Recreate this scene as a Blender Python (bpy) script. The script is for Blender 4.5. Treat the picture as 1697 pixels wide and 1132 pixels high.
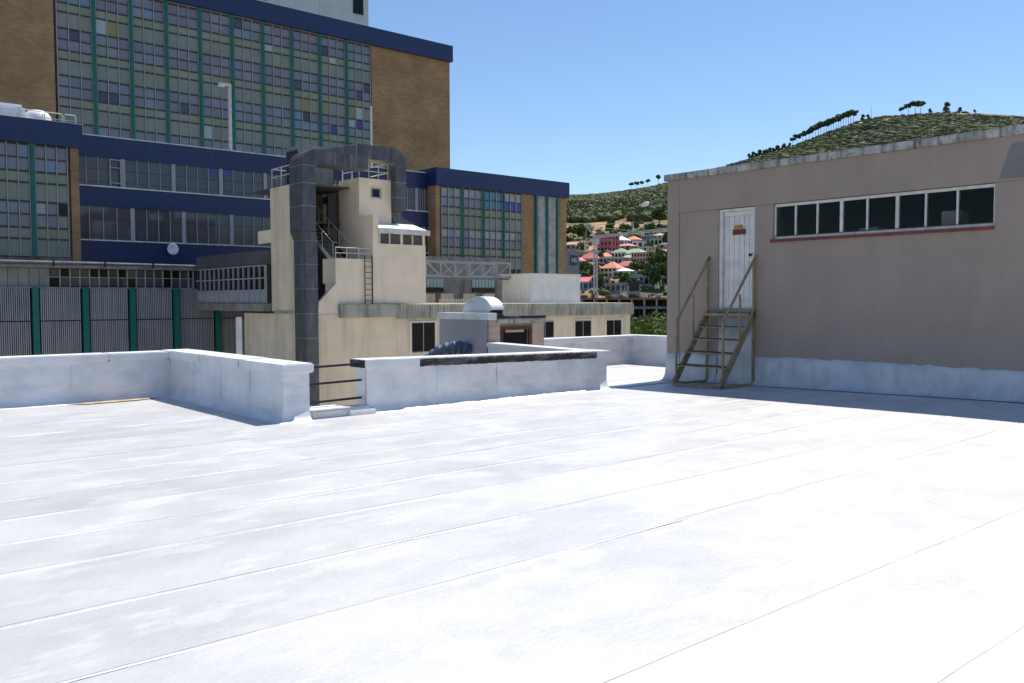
import bpy, bmesh, math, random
import numpy as np
from mathutils import Vector, Matrix
random.seed(7); np.random.seed(7)
for o in list(bpy.data.objects): bpy.data.objects.remove(o)
scene = bpy.context.scene
COL = scene.collection
R = math.radians

# ------------------------------------------------------------------ camera, sky, sun, exposure
YAW, PITCH, ROLL = R(49.4), R(-2.75), R(-0.15)
EYE = Vector((0, 0, 1.65))
FPX = 1440.0
fwd = Vector((math.cos(YAW)*math.cos(PITCH), math.sin(YAW)*math.cos(PITCH), math.sin(PITCH)))
rgt0 = Vector((math.sin(YAW), -math.cos(YAW), 0)); up0 = rgt0.cross(fwd)
rgt = rgt0*math.cos(ROLL) + up0*math.sin(ROLL); upv = -rgt0*math.sin(ROLL) + up0*math.cos(ROLL)
cd = bpy.data.cameras.new('camera'); cam = bpy.data.objects.new('camera', cd); COL.objects.link(cam)
cam.matrix_world = Matrix(((rgt.x, upv.x, -fwd.x, EYE.x), (rgt.y, upv.y, -fwd.y, EYE.y), (rgt.z, upv.z, -fwd.z, EYE.z), (0, 0, 0, 1)))
cd.sensor_width = 36; cd.lens = 36*FPX/1697; cd.clip_start = 0.1; cd.clip_end = 20000
scene.camera = cam

SUN = Vector((2.05, 0.20, 4.17)).normalized()
w = bpy.data.worlds.new('World'); scene.world = w; w.use_nodes = True
nt = w.node_tree; bg = nt.nodes['Background']
sky = nt.nodes.new('ShaderNodeTexSky'); sky.sky_type = 'NISHITA'; sky.sun_disc = False
sky.sun_elevation = math.asin(SUN.z); sky.sun_rotation = math.atan2(SUN.x, SUN.y)
sky.altitude = 0; sky.air_density = 1.0; sky.dust_density = 0.05; sky.ozone_density = 5.0
nt.links.new(sky.outputs[0], bg.inputs[0]); bg.inputs[1].default_value = 0.11
sd = bpy.data.lights.new('sun', 'SUN'); sd.energy = 4.7; sd.angle = R(0.53); sd.color = (1, 0.94, 0.85)
so = bpy.data.objects.new('sun', sd); COL.objects.link(so)
so.rotation_euler = (-SUN).to_track_quat('-Z', 'Y').to_euler()
vs = scene.view_settings; vs.view_transform = 'Standard'; vs.look = 'None'; vs.gamma = 1; vs.exposure = 0.4; vs.use_curve_mapping = False

# ------------------------------------------------------------------ materials
def M(name, c1, c2=None, scale=3.0, rough=0.7, metal=0.0, bump=0.0, bscale=30.0, streak=None, rnd=0.0, c3=None, spec=0.5, lo=0.4, hi=0.65, aniso=None):
    m = bpy.data.materials.new(name); m.use_nodes = True
    n = m.node_tree.nodes; l = m.node_tree.links; b = n['Principled BSDF']
    b.inputs['Roughness'].default_value = rough; b.inputs['Metallic'].default_value = metal
    b.inputs['Specular IOR Level'].default_value = spec
    col = None
    geo = n.new('ShaderNodeNewGeometry')
    def noise(sc, det=4.0, vec=None, st=None):
        t = n.new('ShaderNodeTexNoise'); t.inputs['Scale'].default_value = sc; t.inputs['Detail'].default_value = det
        if st:
            mp = n.new('ShaderNodeMapping'); mp.inputs['Scale'].default_value = st
            l.new(geo.outputs['Position'], mp.inputs[0]); l.new(mp.outputs[0], t.inputs['Vector'])
        else: l.new(geo.outputs['Position'], t.inputs['Vector'])
        return t.outputs['Fac']
    def mix(fac, a, bb, blend='MIX'):
        x = n.new('ShaderNodeMix'); x.data_type = 'RGBA'; x.blend_type = blend
        for s, v in ((x.inputs[0], fac), (x.inputs[6], a), (x.inputs[7], bb)):
            if isinstance(v, (float, int)): s.default_value = v
            elif isinstance(v, tuple): s.default_value = (*v, 1)
            else: l.new(v, s)
        return x.outputs[2]
    def ramp(f, a, c):
        r = n.new('ShaderNodeMapRange'); r.inputs[1].default_value = a; r.inputs[2].default_value = c; l.new(f, r.inputs[0]); return r.outputs[0]
    col = c1
    if c2: col = mix(ramp(noise(scale, 5, st=aniso), lo, hi), c1, c2)
    if streak: col = mix(ramp(noise(1.0, 5, st=streak[1]), streak[2], streak[3]), col, streak[0])
    if c3: col = mix(ramp(noise(scale*6.3, 3), 0.55, 0.75), col, c3)
    if rnd:
        oi = n.new('ShaderNodeObjectInfo'); r = n.new('ShaderNodeMapRange'); r.inputs[3].default_value = 1-rnd; r.inputs[4].default_value = 1+rnd
        l.new(oi.outputs['Random'], r.inputs[0]); hs = n.new('ShaderNodeHueSaturation'); l.new(r.outputs[0], hs.inputs['Value'])
        if isinstance(col, tuple): hs.inputs['Color'].default_value = (*col, 1)
        else: l.new(col, hs.inputs['Color'])
        col = hs.outputs[0]
    if isinstance(col, tuple): b.inputs['Base Color'].default_value = (*col, 1)
    else: l.new(col, b.inputs['Base Color'])
    if bump:
        bp = n.new('ShaderNodeBump'); bp.inputs['Strength'].default_value = bump; bp.inputs['Distance'].default_value = 0.02
        l.new(noise(bscale, 4), bp.inputs['Height']); l.new(bp.outputs[0], b.inputs['Normal'])
    return m

MT = {}
MT['parapet'] = M('white_membrane_upright', (0.721, 0.731, 0.753), (0.618, 0.628, 0.65), 2.2, .45, metal=.15, bump=.8, bscale=6, streak=((0.535, 0.547, 0.577), (1.2, 1.2, 5), .52, .8))
MT['coping'] = M('white_coping', (0.738, 0.743, 0.748), (0.638, 0.638, 0.648), 3, .5, bump=.3, bscale=14)
MT['bitumen'] = M('torn_bitumen', (.022, .021, .022), (.17, .17, .175), 4, .85, bump=.6, bscale=25, lo=.52, hi=.8, aniso=(.6, 1, 2))
MT['taupe'] = M('taupe_wall_paint', (0.33, 0.264, 0.218), (0.301, 0.242, 0.203), 1.3, .85, bump=.15, bscale=60, streak=((0.286, 0.227, 0.19), (3, 3, .4), .5, .8))
MT['taupe_patch'] = M('grey_paint_patch', (0.179, 0.166, 0.161), (0.206, 0.189, 0.179), 2, .85)
MT['whiteband'] = M('white_base_paint', (0.562, 0.57, 0.585), (0.441, 0.456, 0.486), 3, .6, bump=.5, bscale=12, streak=((0.38, 0.38, 0.38), (4, 4, .8), .6, .8))
MT['whitepaint'] = M('white_gloss_paint', (0.663, 0.654, 0.62), (0.561, 0.552, 0.518), 6, .45, streak=((0.442, 0.425, 0.391), (9, 9, .8), .58, .75), rnd=.03)
MT['lap'] = M('lap_shadow_line', (.52, .53, .55), None, rough=.7)
MT['joint'] = M('dark_joint', (.1, .095, .09), None, rough=.9)
MT['weathered'] = M('weathered_concrete_coping', (.46, .45, .42), (.25, .245, .23), 2.2, .9, bump=.4, bscale=25, streak=((.085, .08, .07), (9, 9, 2.2), .47, .70), c3=(.15, .145, .13))
MT['sillred'] = M('red_sill_tile', (.2, .035, .03), (.12, .03, .03), 8, .6, rnd=.15)
MT['stair'] = M('yellow_tan_steel', (.33, .24, .125), (.25, .18, .10), 5, .6, c3=(.085, .05, .028), streak=((.10, .065, .035), (6, 6, 1.5), .56, .72), bump=.3, bscale=40)
MT['tread'] = M('worn_dark_tread', (.03, .027, .022), (.10, .078, .045), 9, .75)
MT['knob'] = M('dark_metal', (.04, .04, .04), None, rough=.35, metal=.8)
MT['signyellow'] = M('yellow_sign', (.55, .27, .02), (.4, .2, .03), 40, .5)
MT['signred'] = M('dark_red_sign', (.14, .02, .018), (.09, .015, .015), 30, .5)
MT['black'] = M('black_paint', (.012, .012, .013), None, rough=.6)
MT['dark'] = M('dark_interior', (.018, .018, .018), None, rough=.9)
MT['rust'] = M('rusty_steel', (.13, .06, .03), (.08, .05, .04), 12, .8)
MT['paper'] = M('pale_cardboard', (.55, .55, .52), (.45, .44, .4), 5, .8)
MT['navy'] = M('navy_fascia', (0.0102, 0.0272, 0.106), (0.0085, 0.0229, 0.0892), 1.2, .38, rnd=.05)
MT['teal'] = M('teal_post', (0, 0.136, 0.116), (0, 0.112, 0.096), 2, .5)
MT['alu'] = M('aluminium_mullion', (0.39, 0.37, 0.332), (0.312, 0.293, 0.26), 3, .5, metal=.2)
MT['brown_frame'] = M('dark_brown_frame', (.045, .035, .03), None, rough=.5)
MT['spandrel'] = M('green_spandrel', (0.216, 0.255, 0.213), (0.191, 0.227, 0.194), .8, .3, rnd=.07)
MT['spandrel_short'] = M('olive_spandrel', (0.234, 0.28, 0.201), (0.208, 0.248, 0.183), .8, .3, rnd=.07)
MT['spandrel_yellow'] = M('yellow_spandrel', (0.245, 0.231, 0.0952), None, rough=.35)
MT['spandrel_blue'] = M('pale_blue_spandrel', (.33, .46, .46), None, rough=.35)
MT['pane'] = M('curtained_pane', (0.179, 0.198, 0.251), (0.215, 0.233, 0.293), .35, .12, rnd=.14)
MT['pane_dark'] = M('dark_blue_pane', (.06, .065, .11), None, rough=.1, rnd=.3)
MT['pane_light'] = M('light_blue_pane', (0.17, 0.245, 0.374), None, rough=.12, rnd=.12)
MT['pane_white'] = M('pale_curtain_pane', (0.34, 0.357, 0.374), (0.281, 0.289, 0.306), 1.0, .15, rnd=.12)
MT['pane_cobalt'] = M('cobalt_pane', (.03, .06, .35), None, rough=.12)
MT['pane_cyan'] = M('cyan_pane', (.06, .2, .33), None, rough=.12)
MT['pane_grey'] = M('tinted_grey_pane', (0.085, 0.088, 0.105), (0.075, 0.078, 0.09), .4, .06, rnd=.12)
MT['pane_purple'] = M('violet_pane', (0.056, 0.049, 0.21), None, rough=.1)
MT['pane_black'] = M('black_pane', (.012, .013, .016), None, rough=.08, spec=.2)
MT['paleframe'] = M('pale_grey_frame', (0.357, 0.374, 0.399), (0.306, 0.323, 0.348), 2, .5)
MT['ledge'] = M('white_ledge', (.7, .7, .7), (.5, .5, .5), 2, .6)
MT['white_plant'] = M('pale_plant_room_panel', (0.51, 0.561, 0.561), (0.468, 0.518, 0.527), 1.0, .55, rnd=.02)
MT['tank'] = M('white_tank', (.75, .77, .82), (.68, .70, .76), 1.5, .3)
MT['rail'] = M('pale_steel_rail', (.6, .6, .58), (.45, .45, .44), 4, .45)
MT['slat'] = M('grey_louvre_slat', (0.309, 0.325, 0.355), (0.261, 0.279, 0.309), .7, .5, rnd=.12)
MT['slat_dark'] = M('dark_louvre_backing', (.028, .031, .037), None, rough=.8)
MT['palepanel'] = M('pale_grey_panel', (0.274, 0.302, 0.302), (0.216, 0.238, 0.238), 1.1, .5, rnd=.05, streak=((0.173, 0.18, 0.173), (4, 4, .5), .5, .8))
MT['greyblue'] = M('grey_blue_panel', (.33, .38, .45), (.28, .33, .4), 1.1, .5, rnd=.05)
MT['gutter'] = M('grey_gutter', (0.231, 0.238, 0.245), (0.14, 0.14, 0.14), 2, .5)
MT['darkroof'] = M('dark_metal_roof', (.10, .105, .115), (.07, .075, .085), .6, .5)
MT['cream'] = M('cream_render', (0.872, 0.747, 0.574), (0.801, 0.686, 0.523), 1.2, .85, bump=.12, bscale=30, streak=((0.708, 0.602, 0.464), (2.6, 2.6, .3), .55, .85))
MT['cream_dirty'] = M('stained_cream_render', (0.799, 0.674, 0.495), (0.713, 0.606, 0.443), 1.0, .88, bump=.12, bscale=30, streak=((.50, .45, .345), (1.6, 1.6, .16), .46, .78))
MT['duct'] = M('galvanised_duct', (0.105, 0.115, 0.129), (0.0767, 0.0836, 0.0943), 2.0, .5, metal=.45, streak=((0.146, 0.157, 0.167), (3, 3, .6), .52, .7), rnd=.08)
MT['duct_seam'] = M('duct_flange', (.36, .38, .39), (.25, .27, .28), 6, .45, metal=.4)
MT['asbestos'] = M('grey_corrugated_cement', (0.432, 0.42, 0.348), (0.324, 0.318, 0.27), 1.5, .9, streak=((0.156, 0.15, 0.132), (3, 3, .3), .5, .75))
MT['whitesheet'] = M('white_corrugated_sheet', (0.864, 0.853, 0.81), (0.799, 0.788, 0.734), 1.5, .5, streak=((0.713, 0.68, 0.594), (5, 5, .3), .55, .85))
MT['roofwhite'] = M('bright_white_sheet', (.82, .82, .80), (.75, .75, .73), 2, .4)
MT['concrete'] = M('grey_concrete', (.28, .275, .25), (.19, .185, .17), 1.2, .9, bump=.2, bscale=15, streak=((.12, .11, .1), (2, 2, .3), .5, .75))
MT['tanbrick'] = M('pinkish_block', (.50, .38, .29), (.42, .32, .25), 2, .85, bump=.2, bscale=20)
MT['brownwood'] = M('red_brown_frame', (.10, .035, .022), (.07, .025, .018), 8, .5)
MT['hood'] = M('galvanised_cowl', (.52, .55, .6), (.45, .48, .53), 4, .45, metal=.25)
MT['hose'] = M('blue_grey_flexible_duct', (.10, .125, .18), (.07, .09, .13), 5, .5)
MT['claddingblue'] = M('blue_grey_cladding', (.17, .205, .25), (.15, .185, .23), 1, .6)
MT['signnavy'] = M('navy_sign', (.02, .045, .10), (.015, .04, .085), 2, .5)
MT['signwhite'] = M('white_lettering', (.55, .6, .62), None, rough=.5)
MT['crane'] = M('crane_steel', (.58, .59, .60), (.48, .49, .50), 1, .5)
MT['slab'] = M('raw_concrete', (.33, .32, .31), (.24, .235, .23), .4, .9)
MT['formwork'] = M('orange_brown_formwork', (.26, .13, .06), (.16, .09, .05), .5, .8)
MT['bluescaf'] = M('blue_scaffold', (.07, .13, .24), None, rough=.6)
MT['bark'] = M('bark', (.10, .075, .055), (.07, .05, .04), 3, .9)
MT['leaf'] = M('leaf', (0.0607, 0.115, 0.0297), (0.0878, 0.142, 0.0405), .5, .8, rnd=.25, spec=.2)
MT['leaf_bright'] = M('bright_leaf', (.10, .155, .03), (.06, .115, .025), 1.5, .85, rnd=.1, spec=.15)
MT['pine'] = M('pine_needles', (0.0666, 0.109, 0.0476), (0.0952, 0.143, 0.0619), .3, .7, rnd=.2)
MT['scrub'] = M('hillside_scrub', (.052, .074, .022), (.096, .108, .036), .011, .85, c3=(.044, .062, .02), lo=.40, hi=.60)

# brick facade: far too fine to pick apart from here, so the joints are a material
def brickmat():
    m = bpy.data.materials.new('brown_facebrick'); m.use_nodes = True
    n = m.node_tree.nodes; l = m.node_tree.links; b = n['Principled BSDF']; b.inputs['Roughness'].default_value = .85
    g = n.new('ShaderNodeNewGeometry'); s = n.new('ShaderNodeSeparateXYZ'); l.new(g.outputs['Position'], s.inputs[0])
    a = n.new('ShaderNodeMath'); l.new(s.outputs[0], a.inputs[0]); l.new(s.outputs[1], a.inputs[1])
    c = n.new('ShaderNodeCombineXYZ'); l.new(a.outputs[0], c.inputs[0]); l.new(s.outputs[2], c.inputs[1])
    t = n.new('ShaderNodeTexBrick'); l.new(c.outputs[0], t.inputs['Vector']); t.inputs['Scale'].default_value = 1
    t.inputs['Brick Width'].default_value = .46; t.inputs['Row Height'].default_value = .17; t.inputs['Mortar Size'].default_value = .012
    t.inputs['Color1'].default_value = (.39, .245, .12, 1); t.inputs['Color2'].default_value = (.29, .185, .092, 1); t.inputs['Mortar'].default_value = (.28, .2, .115, 1)
    no = n.new('ShaderNodeTexNoise'); no.inputs['Scale'].default_value = .5; no.inputs['Detail'].default_value = 6; l.new(g.outputs['Position'], no.inputs['Vector'])
    r = n.new('ShaderNodeMapRange'); r.inputs[1].default_value = .3; r.inputs[2].default_value = .7; r.inputs[3].default_value = .8; r.inputs[4].default_value = 1.15; l.new(no.outputs[0], r.inputs[0])
    h = n.new('ShaderNodeHueSaturation'); l.new(t.outputs['Color'], h.inputs['Color']); l.new(r.outputs[0], h.inputs['Value']); l.new(h.outputs[0], b.inputs['Base Color'])
    return m
MT['brick'] = brickmat()

def roofmat():   # white coated bitumen felt, patchy, slightly glossy
    m = bpy.data.materials.new('white_coated_roof_felt'); m.use_nodes = True
    n = m.node_tree.nodes; l = m.node_tree.links; b = n['Principled BSDF']
    g = n.new('ShaderNodeNewGeometry')
    def noise(sc, det, st):
        mp = n.new('ShaderNodeMapping'); mp.inputs['Scale'].default_value = st; l.new(g.outputs['Position'], mp.inputs[0])
        t = n.new('ShaderNodeTexNoise'); t.inputs['Scale'].default_value = sc; t.inputs['Detail'].default_value = det; t.inputs['Roughness'].default_value = .6
        l.new(mp.outputs[0], t.inputs['Vector']); return t.outputs['Fac']
    def rng(f, a, bb, c, d):
        r = n.new('ShaderNodeMapRange'); r.inputs[1].default_value = a; r.inputs[2].default_value = bb; r.inputs[3].default_value = c; r.inputs[4].default_value = d; l.new(f, r.inputs[0]); return r.outputs[0]
    def mix(f, a, c):
        x = n.new('ShaderNodeMix'); x.data_type = 'RGBA'; l.new(f, x.inputs[0])
        for s, v in ((x.inputs[6], a), (x.inputs[7], c)):
            if isinstance(v, tuple): s.default_value = (*v, 1)
            else: l.new(v, s)
        return x.outputs[2]
    c = mix(rng(noise(.7, 8, (.8, 1.2, 1)), .42, .58, 0, 1), (.50, .50, .505), (.565, .563, .56))
    c = mix(rng(noise(1.3, 9, (.8, 1.5, 1)), .53, .60, 0, .6), c, (.64, .64, .64))
    c = mix(rng(noise(.9, 7, (.45, 1.9, 1)), .63, .72, 0, .55), c, (.50, .455, .38))
    c = mix(rng(noise(30, 4, (1, 1, 1)), .58, .75, 0, .4), c, (.40, .40, .42))
    c = mix(rng(noise(140, 2, (1, 1, 1)), .66, .74, 0, .5), c, (.30, .29, .28))
    c = mix(rng(noise(5, 6, (.4, 3, 1)), .60, .70, 0, .35), c, (.40, .405, .43))
    oi = n.new('ShaderNodeObjectInfo'); h = n.new('ShaderNodeHueSaturation'); l.new(rng(oi.outputs['Random'], 0, 1, .93, 1.07), h.inputs['Value']); l.new(c, h.inputs['Color'])
    l.new(h.outputs[0], b.inputs['Base Color'])
    l.new(rng(noise(2, 4, (1, 1, 1)), .3, .7, .46, .58), b.inputs['Roughness']); b.inputs['Metallic'].default_value = .25
    bp = n.new('ShaderNodeBump'); bp.inputs['Strength'].default_value = .35; bp.inputs['Distance'].default_value = .012
    l.new(noise(14, 5, (1, 1.6, 1)), bp.inputs['Height']); l.new(bp.outputs[0], b.inputs['Normal'])
    return m
MT['roof'] = roofmat()
MT['seam'] = M('brushed_seam_coating', (.64, .64, .645), (.50, .50, .51), 1.1, .5, metal=.2, bump=.4, bscale=20, lo=.38, hi=.6)
MT['seam_edge'] = M('grey_seam_edge', (.56, .555, .545), (.47, .455, .43), 1.7, .6, lo=.4, hi=.62)

def glassmat():
    m = bpy.data.materials.new('dusty_clear_glass'); m.use_nodes = True
    n = m.node_tree.nodes; l = m.node_tree.links; n.remove(n['Principled BSDF']); out = n['Material Output']
    t = n.new('ShaderNodeBsdfTransparent'); t.inputs[0].default_value = (.82, .86, .84, 1)
    g = n.new('ShaderNodeBsdfGlossy'); g.inputs['Roughness'].default_value = .04; g.inputs[0].default_value = (.3, .31, .31, 1)
    f = n.new('ShaderNodeFresnel'); f.inputs[0].default_value = 1.35
    x = n.new('ShaderNodeMixShader'); l.new(f.outputs[0], x.inputs[0]); l.new(t.outputs[0], x.inputs[1]); l.new(g.outputs[0], x.inputs[2]); l.new(x.outputs[0], out.inputs[0])
    return m
MT['glass'] = glassmat()

def terrainmat():
    m = bpy.data.materials.new('hillside_earth_and_grass'); m.use_nodes = True
    n = m.node_tree.nodes; l = m.node_tree.links; b = n['Principled BSDF']; b.inputs['Roughness'].default_value = .95
    g = n.new('ShaderNodeNewGeometry')
    def noise(sc, det):
        t = n.new('ShaderNodeTexNoise'); t.inputs['Scale'].default_value = sc; t.inputs['Detail'].default_value = det; l.new(g.outputs['Position'], t.inputs['Vector']); return t.outputs['Fac']
    def mix(fac, a, c, lo, hi):
        r = n.new('ShaderNodeMapRange'); r.inputs[1].default_value = lo; r.inputs[2].default_value = hi; l.new(fac, r.inputs[0])
        x = n.new('ShaderNodeMix'); x.data_type = 'RGBA'; l.new(r.outputs[0], x.inputs[0])
        for s, v in ((x.inputs[6], a), (x.inputs[7], c)):
            if isinstance(v, tuple): s.default_value = (*v, 1)
            else: l.new(v, s)
        return x.outputs[2]
    c = mix(noise(.015, 6), (.075, .085, .03), (.16, .135, .06), .42, .64)
    c = mix(noise(.03, 5), c, (.36, .22, .11), .47, .58)
    l.new(c, b.inputs['Base Color']); return m
MT['terrain'] = terrainmat()

# ------------------------------------------------------------------ mesh helpers
class MB:
    def __init__(s): s.v = []; s.f = []
    def box(s, x0, x1, y0, y1, z0, z1):
        return s.hexa([(x0, y0, z0), (x1, y0, z0), (x1, y1, z0), (x0, y1, z0), (x0, y0, z1), (x1, y0, z1), (x1, y1, z1), (x0, y1, z1)])
    def hexa(s, p):
        i = len(s.v); s.v += [tuple(q) for q in p]
        s.f += [(i, i+3, i+2, i+1), (i+4, i+5, i+6, i+7), (i, i+1, i+5, i+4), (i+1, i+2, i+6, i+5), (i+2, i+3, i+7, i+6), (i+3, i, i+4, i+7)]
        return s
    def prism(s, pts, off):            # planar polygon pts (3D), extruded by off
        i = len(s.v); k = len(pts); o = Vector(off)
        s.v += [tuple(p) for p in pts] + [tuple(Vector(p)+o) for p in pts]
        s.f += [tuple(range(i, i+k)), tuple(range(i+2*k-1, i+k-1, -1))]
        for a in range(k): s.f.append((i+a, i+k+a, i+k+(a+1) % k, i+(a+1) % k))
        return s
    def bar(s, p, q, wd, ht=None):     # square bar between two points
        p = Vector(p); q = Vector(q); d = (q-p).normalized(); ht = ht or wd
        a = Vector((0, 0, 1)) if abs(d.z) < .95 else Vector((1, 0, 0))
        sx = d.cross(a).normalized()*wd/2; sy = d.cross(sx).normalized()*ht/2
        s.hexa([p-sx-sy, p+sx-sy, p+sx+sy, p-sx+sy, q-sx-sy, q+sx-sy, q+sx+sy, q-sx+sy]); return s
    def tube(s, pts, r, n=8, r2=None):
        pts = [Vector(p) for p in pts]; i0 = len(s.v); k = len(pts)
        prev = None
        for j, p in enumerate(pts):
            d = (pts[min(j+1, k-1)]-pts[max(j-1, 0)]).normalized()
            a = Vector((0, 0, 1)) if abs(d.z) < .9 else Vector((1, 0, 0))
            u = d.cross(a).normalized(); vv = d.cross(u).normalized()
            rr = r if r2 is None else r+(r2-r)*j/max(1, k-1)
            if callable(r): rr = r(j)
            for t in range(n):
                an = 2*math.pi*t/n; s.v.append(tuple(p+u*math.cos(an)*rr+vv*math.sin(an)*rr))
        for j in range(k-1):
            for t in range(n):
                a = i0+j*n+t; b = i0+j*n+(t+1) % n; s.f.append((a, b, b+n, a+n))
        s.f.append(tuple(range(i0, i0+n))[::-1]); s.f.append(tuple(range(i0+(k-1)*n, i0+k*n)))
        return s
    def build(s, name, mat, parent=None, smooth=False, fix=True, bevel=0):
        me = bpy.data.meshes.new(name); me.from_pydata(s.v, [], s.f)
        if fix:
            bm = bmesh.new(); bm.from_mesh(me); bmesh.ops.recalc_face_normals(bm, faces=bm.faces)
            if bevel: bmesh.ops.bevel(bm, geom=list(bm.edges), offset=bevel, segments=2, affect='EDGES')
            bm.to_mesh(me); bm.free()
        me.materials.append(MT[mat] if isinstance(mat, str) else mat)
        if smooth: me.polygons.foreach_set('use_smooth', [True]*len(me.polygons))
        o = bpy.data.objects.new(name, me); COL.objects.link(o)
        if parent: o.parent = parent
        return o

def tag(o, label=None, cat=None, group=None, kind=None):
    if label: o['label'] = label
    if cat: o['category'] = cat
    if group: o['group'] = group
    if kind: o['kind'] = kind
    return o
def thing(name, label, cat, group=None, loc=(0, 0, 0)):
    o = bpy.data.objects.new(name, None); o.empty_display_size = .2; COL.objects.link(o); o.location = loc
    return tag(o, label, cat, group)
CUBE = {}
def piece(name, mat, x0, x1, y0, y1, z0, z1, parent=None):   # box piece, mesh shared per material
    if mat not in CUBE:
        me = bpy.data.meshes.new('piece_'+mat); b = MB().box(-.5, .5, -.5, .5, -.5, .5); me.from_pydata(b.v, [], b.f); me.materials.append(MT[mat]); CUBE[mat] = me
    o = bpy.data.objects.new(name, CUBE[mat]); COL.objects.link(o)
    o.location = ((x0+x1)/2, (y0+y1)/2, (z0+z1)/2); o.scale = (abs(x1-x0), abs(y1-y0), abs(z1-z0))
    if parent:
        o.parent = parent; o.location = Vector(o.location) - Vector(parent.matrix_world.translation if False else parent.location)
    return o
def copy_tree(o, parent=None):
    c = o.copy(); COL.objects.link(c)
    if parent: c.parent = parent
    for ch in o.children: copy_tree(ch, c)
    return c
def box(name, mat, x0, x1, y0, y1, z0, z1, parent=None, bevel=0): return MB().box(x0, x1, y0, y1, z0, z1).build(name, mat, parent, bevel=bevel)

# ------------------------------------------------------------------ terrain, one sheet to the horizon
RIDGE = [(-2000, 490), (300, 470), (600, 400), (800, 345), (900, 331), (940, 327), (1000, 324), (1060, 316), (1108, 306), (1200, 279), (1300, 251), (1400, 212), (1450, 200), (1500, 197), (1560, 192), (1620, 194), (1697, 199), (1900, 215), (2300, 290), (3200, 400), (6000, 490)]
RX = [a for a, _ in RIDGE]; RY = [b for _, b in RIDGE]
def ridge_h(px): 
    az = math.atan((px-848.5)/FPX)
    return 1.65 + (497-np.interp(px, RX, RY))/FPX*1400*math.cos(az)
def terr(px, r):
    H = ridge_h(px); t = max(0., min(1., (px-400)/400))
    town = lambda v: -14+(v+14)*t
    return float(np.interp(r, [0, 300, 345, 450, 620, 1000, 1400, 2400, 9000], [-14, -14, town(1), town(25), town(56), town(56)+.5*(H-town(56)), H, min(H, 20)*.5, -14]))
def ang(px): return YAW - math.atan((px-848.5)/FPX)
def ground_pt(px, r):
    a = ang(px); return Vector((math.cos(a)*r, math.sin(a)*r, terr(px, r)))
def r_for(px, y):                      # distance along this bearing at which the hillside is seen at height y
    az = math.atan((px-848.5)/FPX); best = 345
    for r in np.arange(345, 1400, 3):
        if 497-FPX*(terr(px, r)-1.65)/(r*math.cos(az)) <= y: return float(r)
    return 1400.
tb = MB(); rs = [0.5, 60, 150, 300, 322, 345]+list(range(380, 1440, 30))+[1600, 1900, 2400, 4000, 9000]
azs = []
for i in range(96):
    azs.append(math.pi*2*i/96-math.pi)
azs = sorted(set(azs+[R(x*.5) for x in range(-10, 80)]))
for a in azs:                           # bearing to the right of the camera axis
    px = 848.5+FPX*math.tan(a) if abs(a) < R(80) else (-2000 if a < 0 else 6000)
    for r in rs:
        b = YAW-a; tb.v.append((math.cos(b)*r, math.sin(b)*r, terr(px, r)+(random.uniform(-2, 2) if 640 < r < 1390 else 0)))
nr = len(rs)
for i in range(len(azs)):
    j = (i+1) % len(azs)
    for k in range(nr-1): tb.f.append((i*nr+k, j*nr+k, j*nr+k+1, i*nr+k+1))
tag(tb.build('terrain', 'terrain', smooth=True), kind='structure')

# ------------------------------------------------------------------ our roof
def fz(x, y): return .13*max(0, min(1, (x-8)/6))*max(0, min(1, (11.3-y)/6.5))
deck = MB()
deck.box(-14, 5.45, -8, 15.3, -14, -.06); deck.box(5.45, 11.6, -8, 11.15, -14, -.061); deck.box(11.6, 22, -8, 15.1, -14, -.062)
deck = tag(deck.build('roof_deck', 'concrete'), kind='structure')
def roof_sheet(x0, x1, y0, y1, lift):   # one felt sheet: thin, the far edge lapped over the next
    m = MB(); nx = max(2, int((x1-x0)/.35)); ph = random.uniform(0, 9)
    for i in range(nx+1):
        x = x0+(x1-x0)*i/nx
        j0 = .012*math.sin(x*1.7+ph)+random.uniform(-.006, .006); j1 = .012*math.sin(x*1.3+ph*2)+random.uniform(-.006, .006)
        for t, (yy, dz) in enumerate(((y0+j0, .0012), (y0+j0+.02, .0018), (y0+.5*(y1-y0), .002), (y1-.06+j1, .0008), (y1+.04+j1, -.0006))):
            m.v.append((x, yy, fz(x, yy)+dz+lift+random.uniform(0, .0006)))
        m.v.append((x, y0+j0, fz(x, y0)-.03)); 
    for i in range(nx):
        a = i*6; b = a+6
        for t in range(4): m.f.append((a+t, b+t, b+t+1, a+t+1))
    m.build('membrane_sheet', 'roof', deck, smooth=False)
    # brushed sealing strip over the lap
    m = MB(); wd = random.uniform(.022, .05); dr = 0
    for i in range(nx+1):
        x = x0+(x1-x0)*i/nx; dr = dr*.8+random.gauss(0, .007)
        for yy, dz in ((y0-wd+dr, -.0012), (y0-.012, .0028), (y0+wd*.35, .0036), (y0+wd*.9+dr+random.gauss(0, .006), .0012)): m.v.append((x, yy, fz(x, yy)+dz+lift))
    for i in range(nx):
        for t in range(3): m.f.append((i*4+t, i*4+4+t, i*4+5+t, i*4+1+t))
    m.build('seam_strip', 'seam', deck, smooth=True)
    m = MB(); ph = random.uniform(0, 9)                      # thin darker hairline along the lap
    for i in range(nx+1):
        x = x0+(x1-x0)*i/nx; w_ = max(.0015, .004+.004*math.sin(x*1.1+ph)+random.gauss(0, .0015)); yy = y0+wd*1.05+.006*math.sin(x*.8+ph)
        for q_ in (-w_, w_): m.v.append((x, yy+q_, fz(x, yy)+.0042+lift))
    for i in range(nx): m.f.append((i*2, i*2+2, i*2+3, i*2+1))
    return m.build('seam_edge', 'seam_edge', deck, smooth=True)
seams = [-7.0+.95*i for i in range(12)] + [4.05, 4.95, 5.9, 6.65, 7.38, 8.11, 8.92, 9.8, 10.9]
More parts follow.
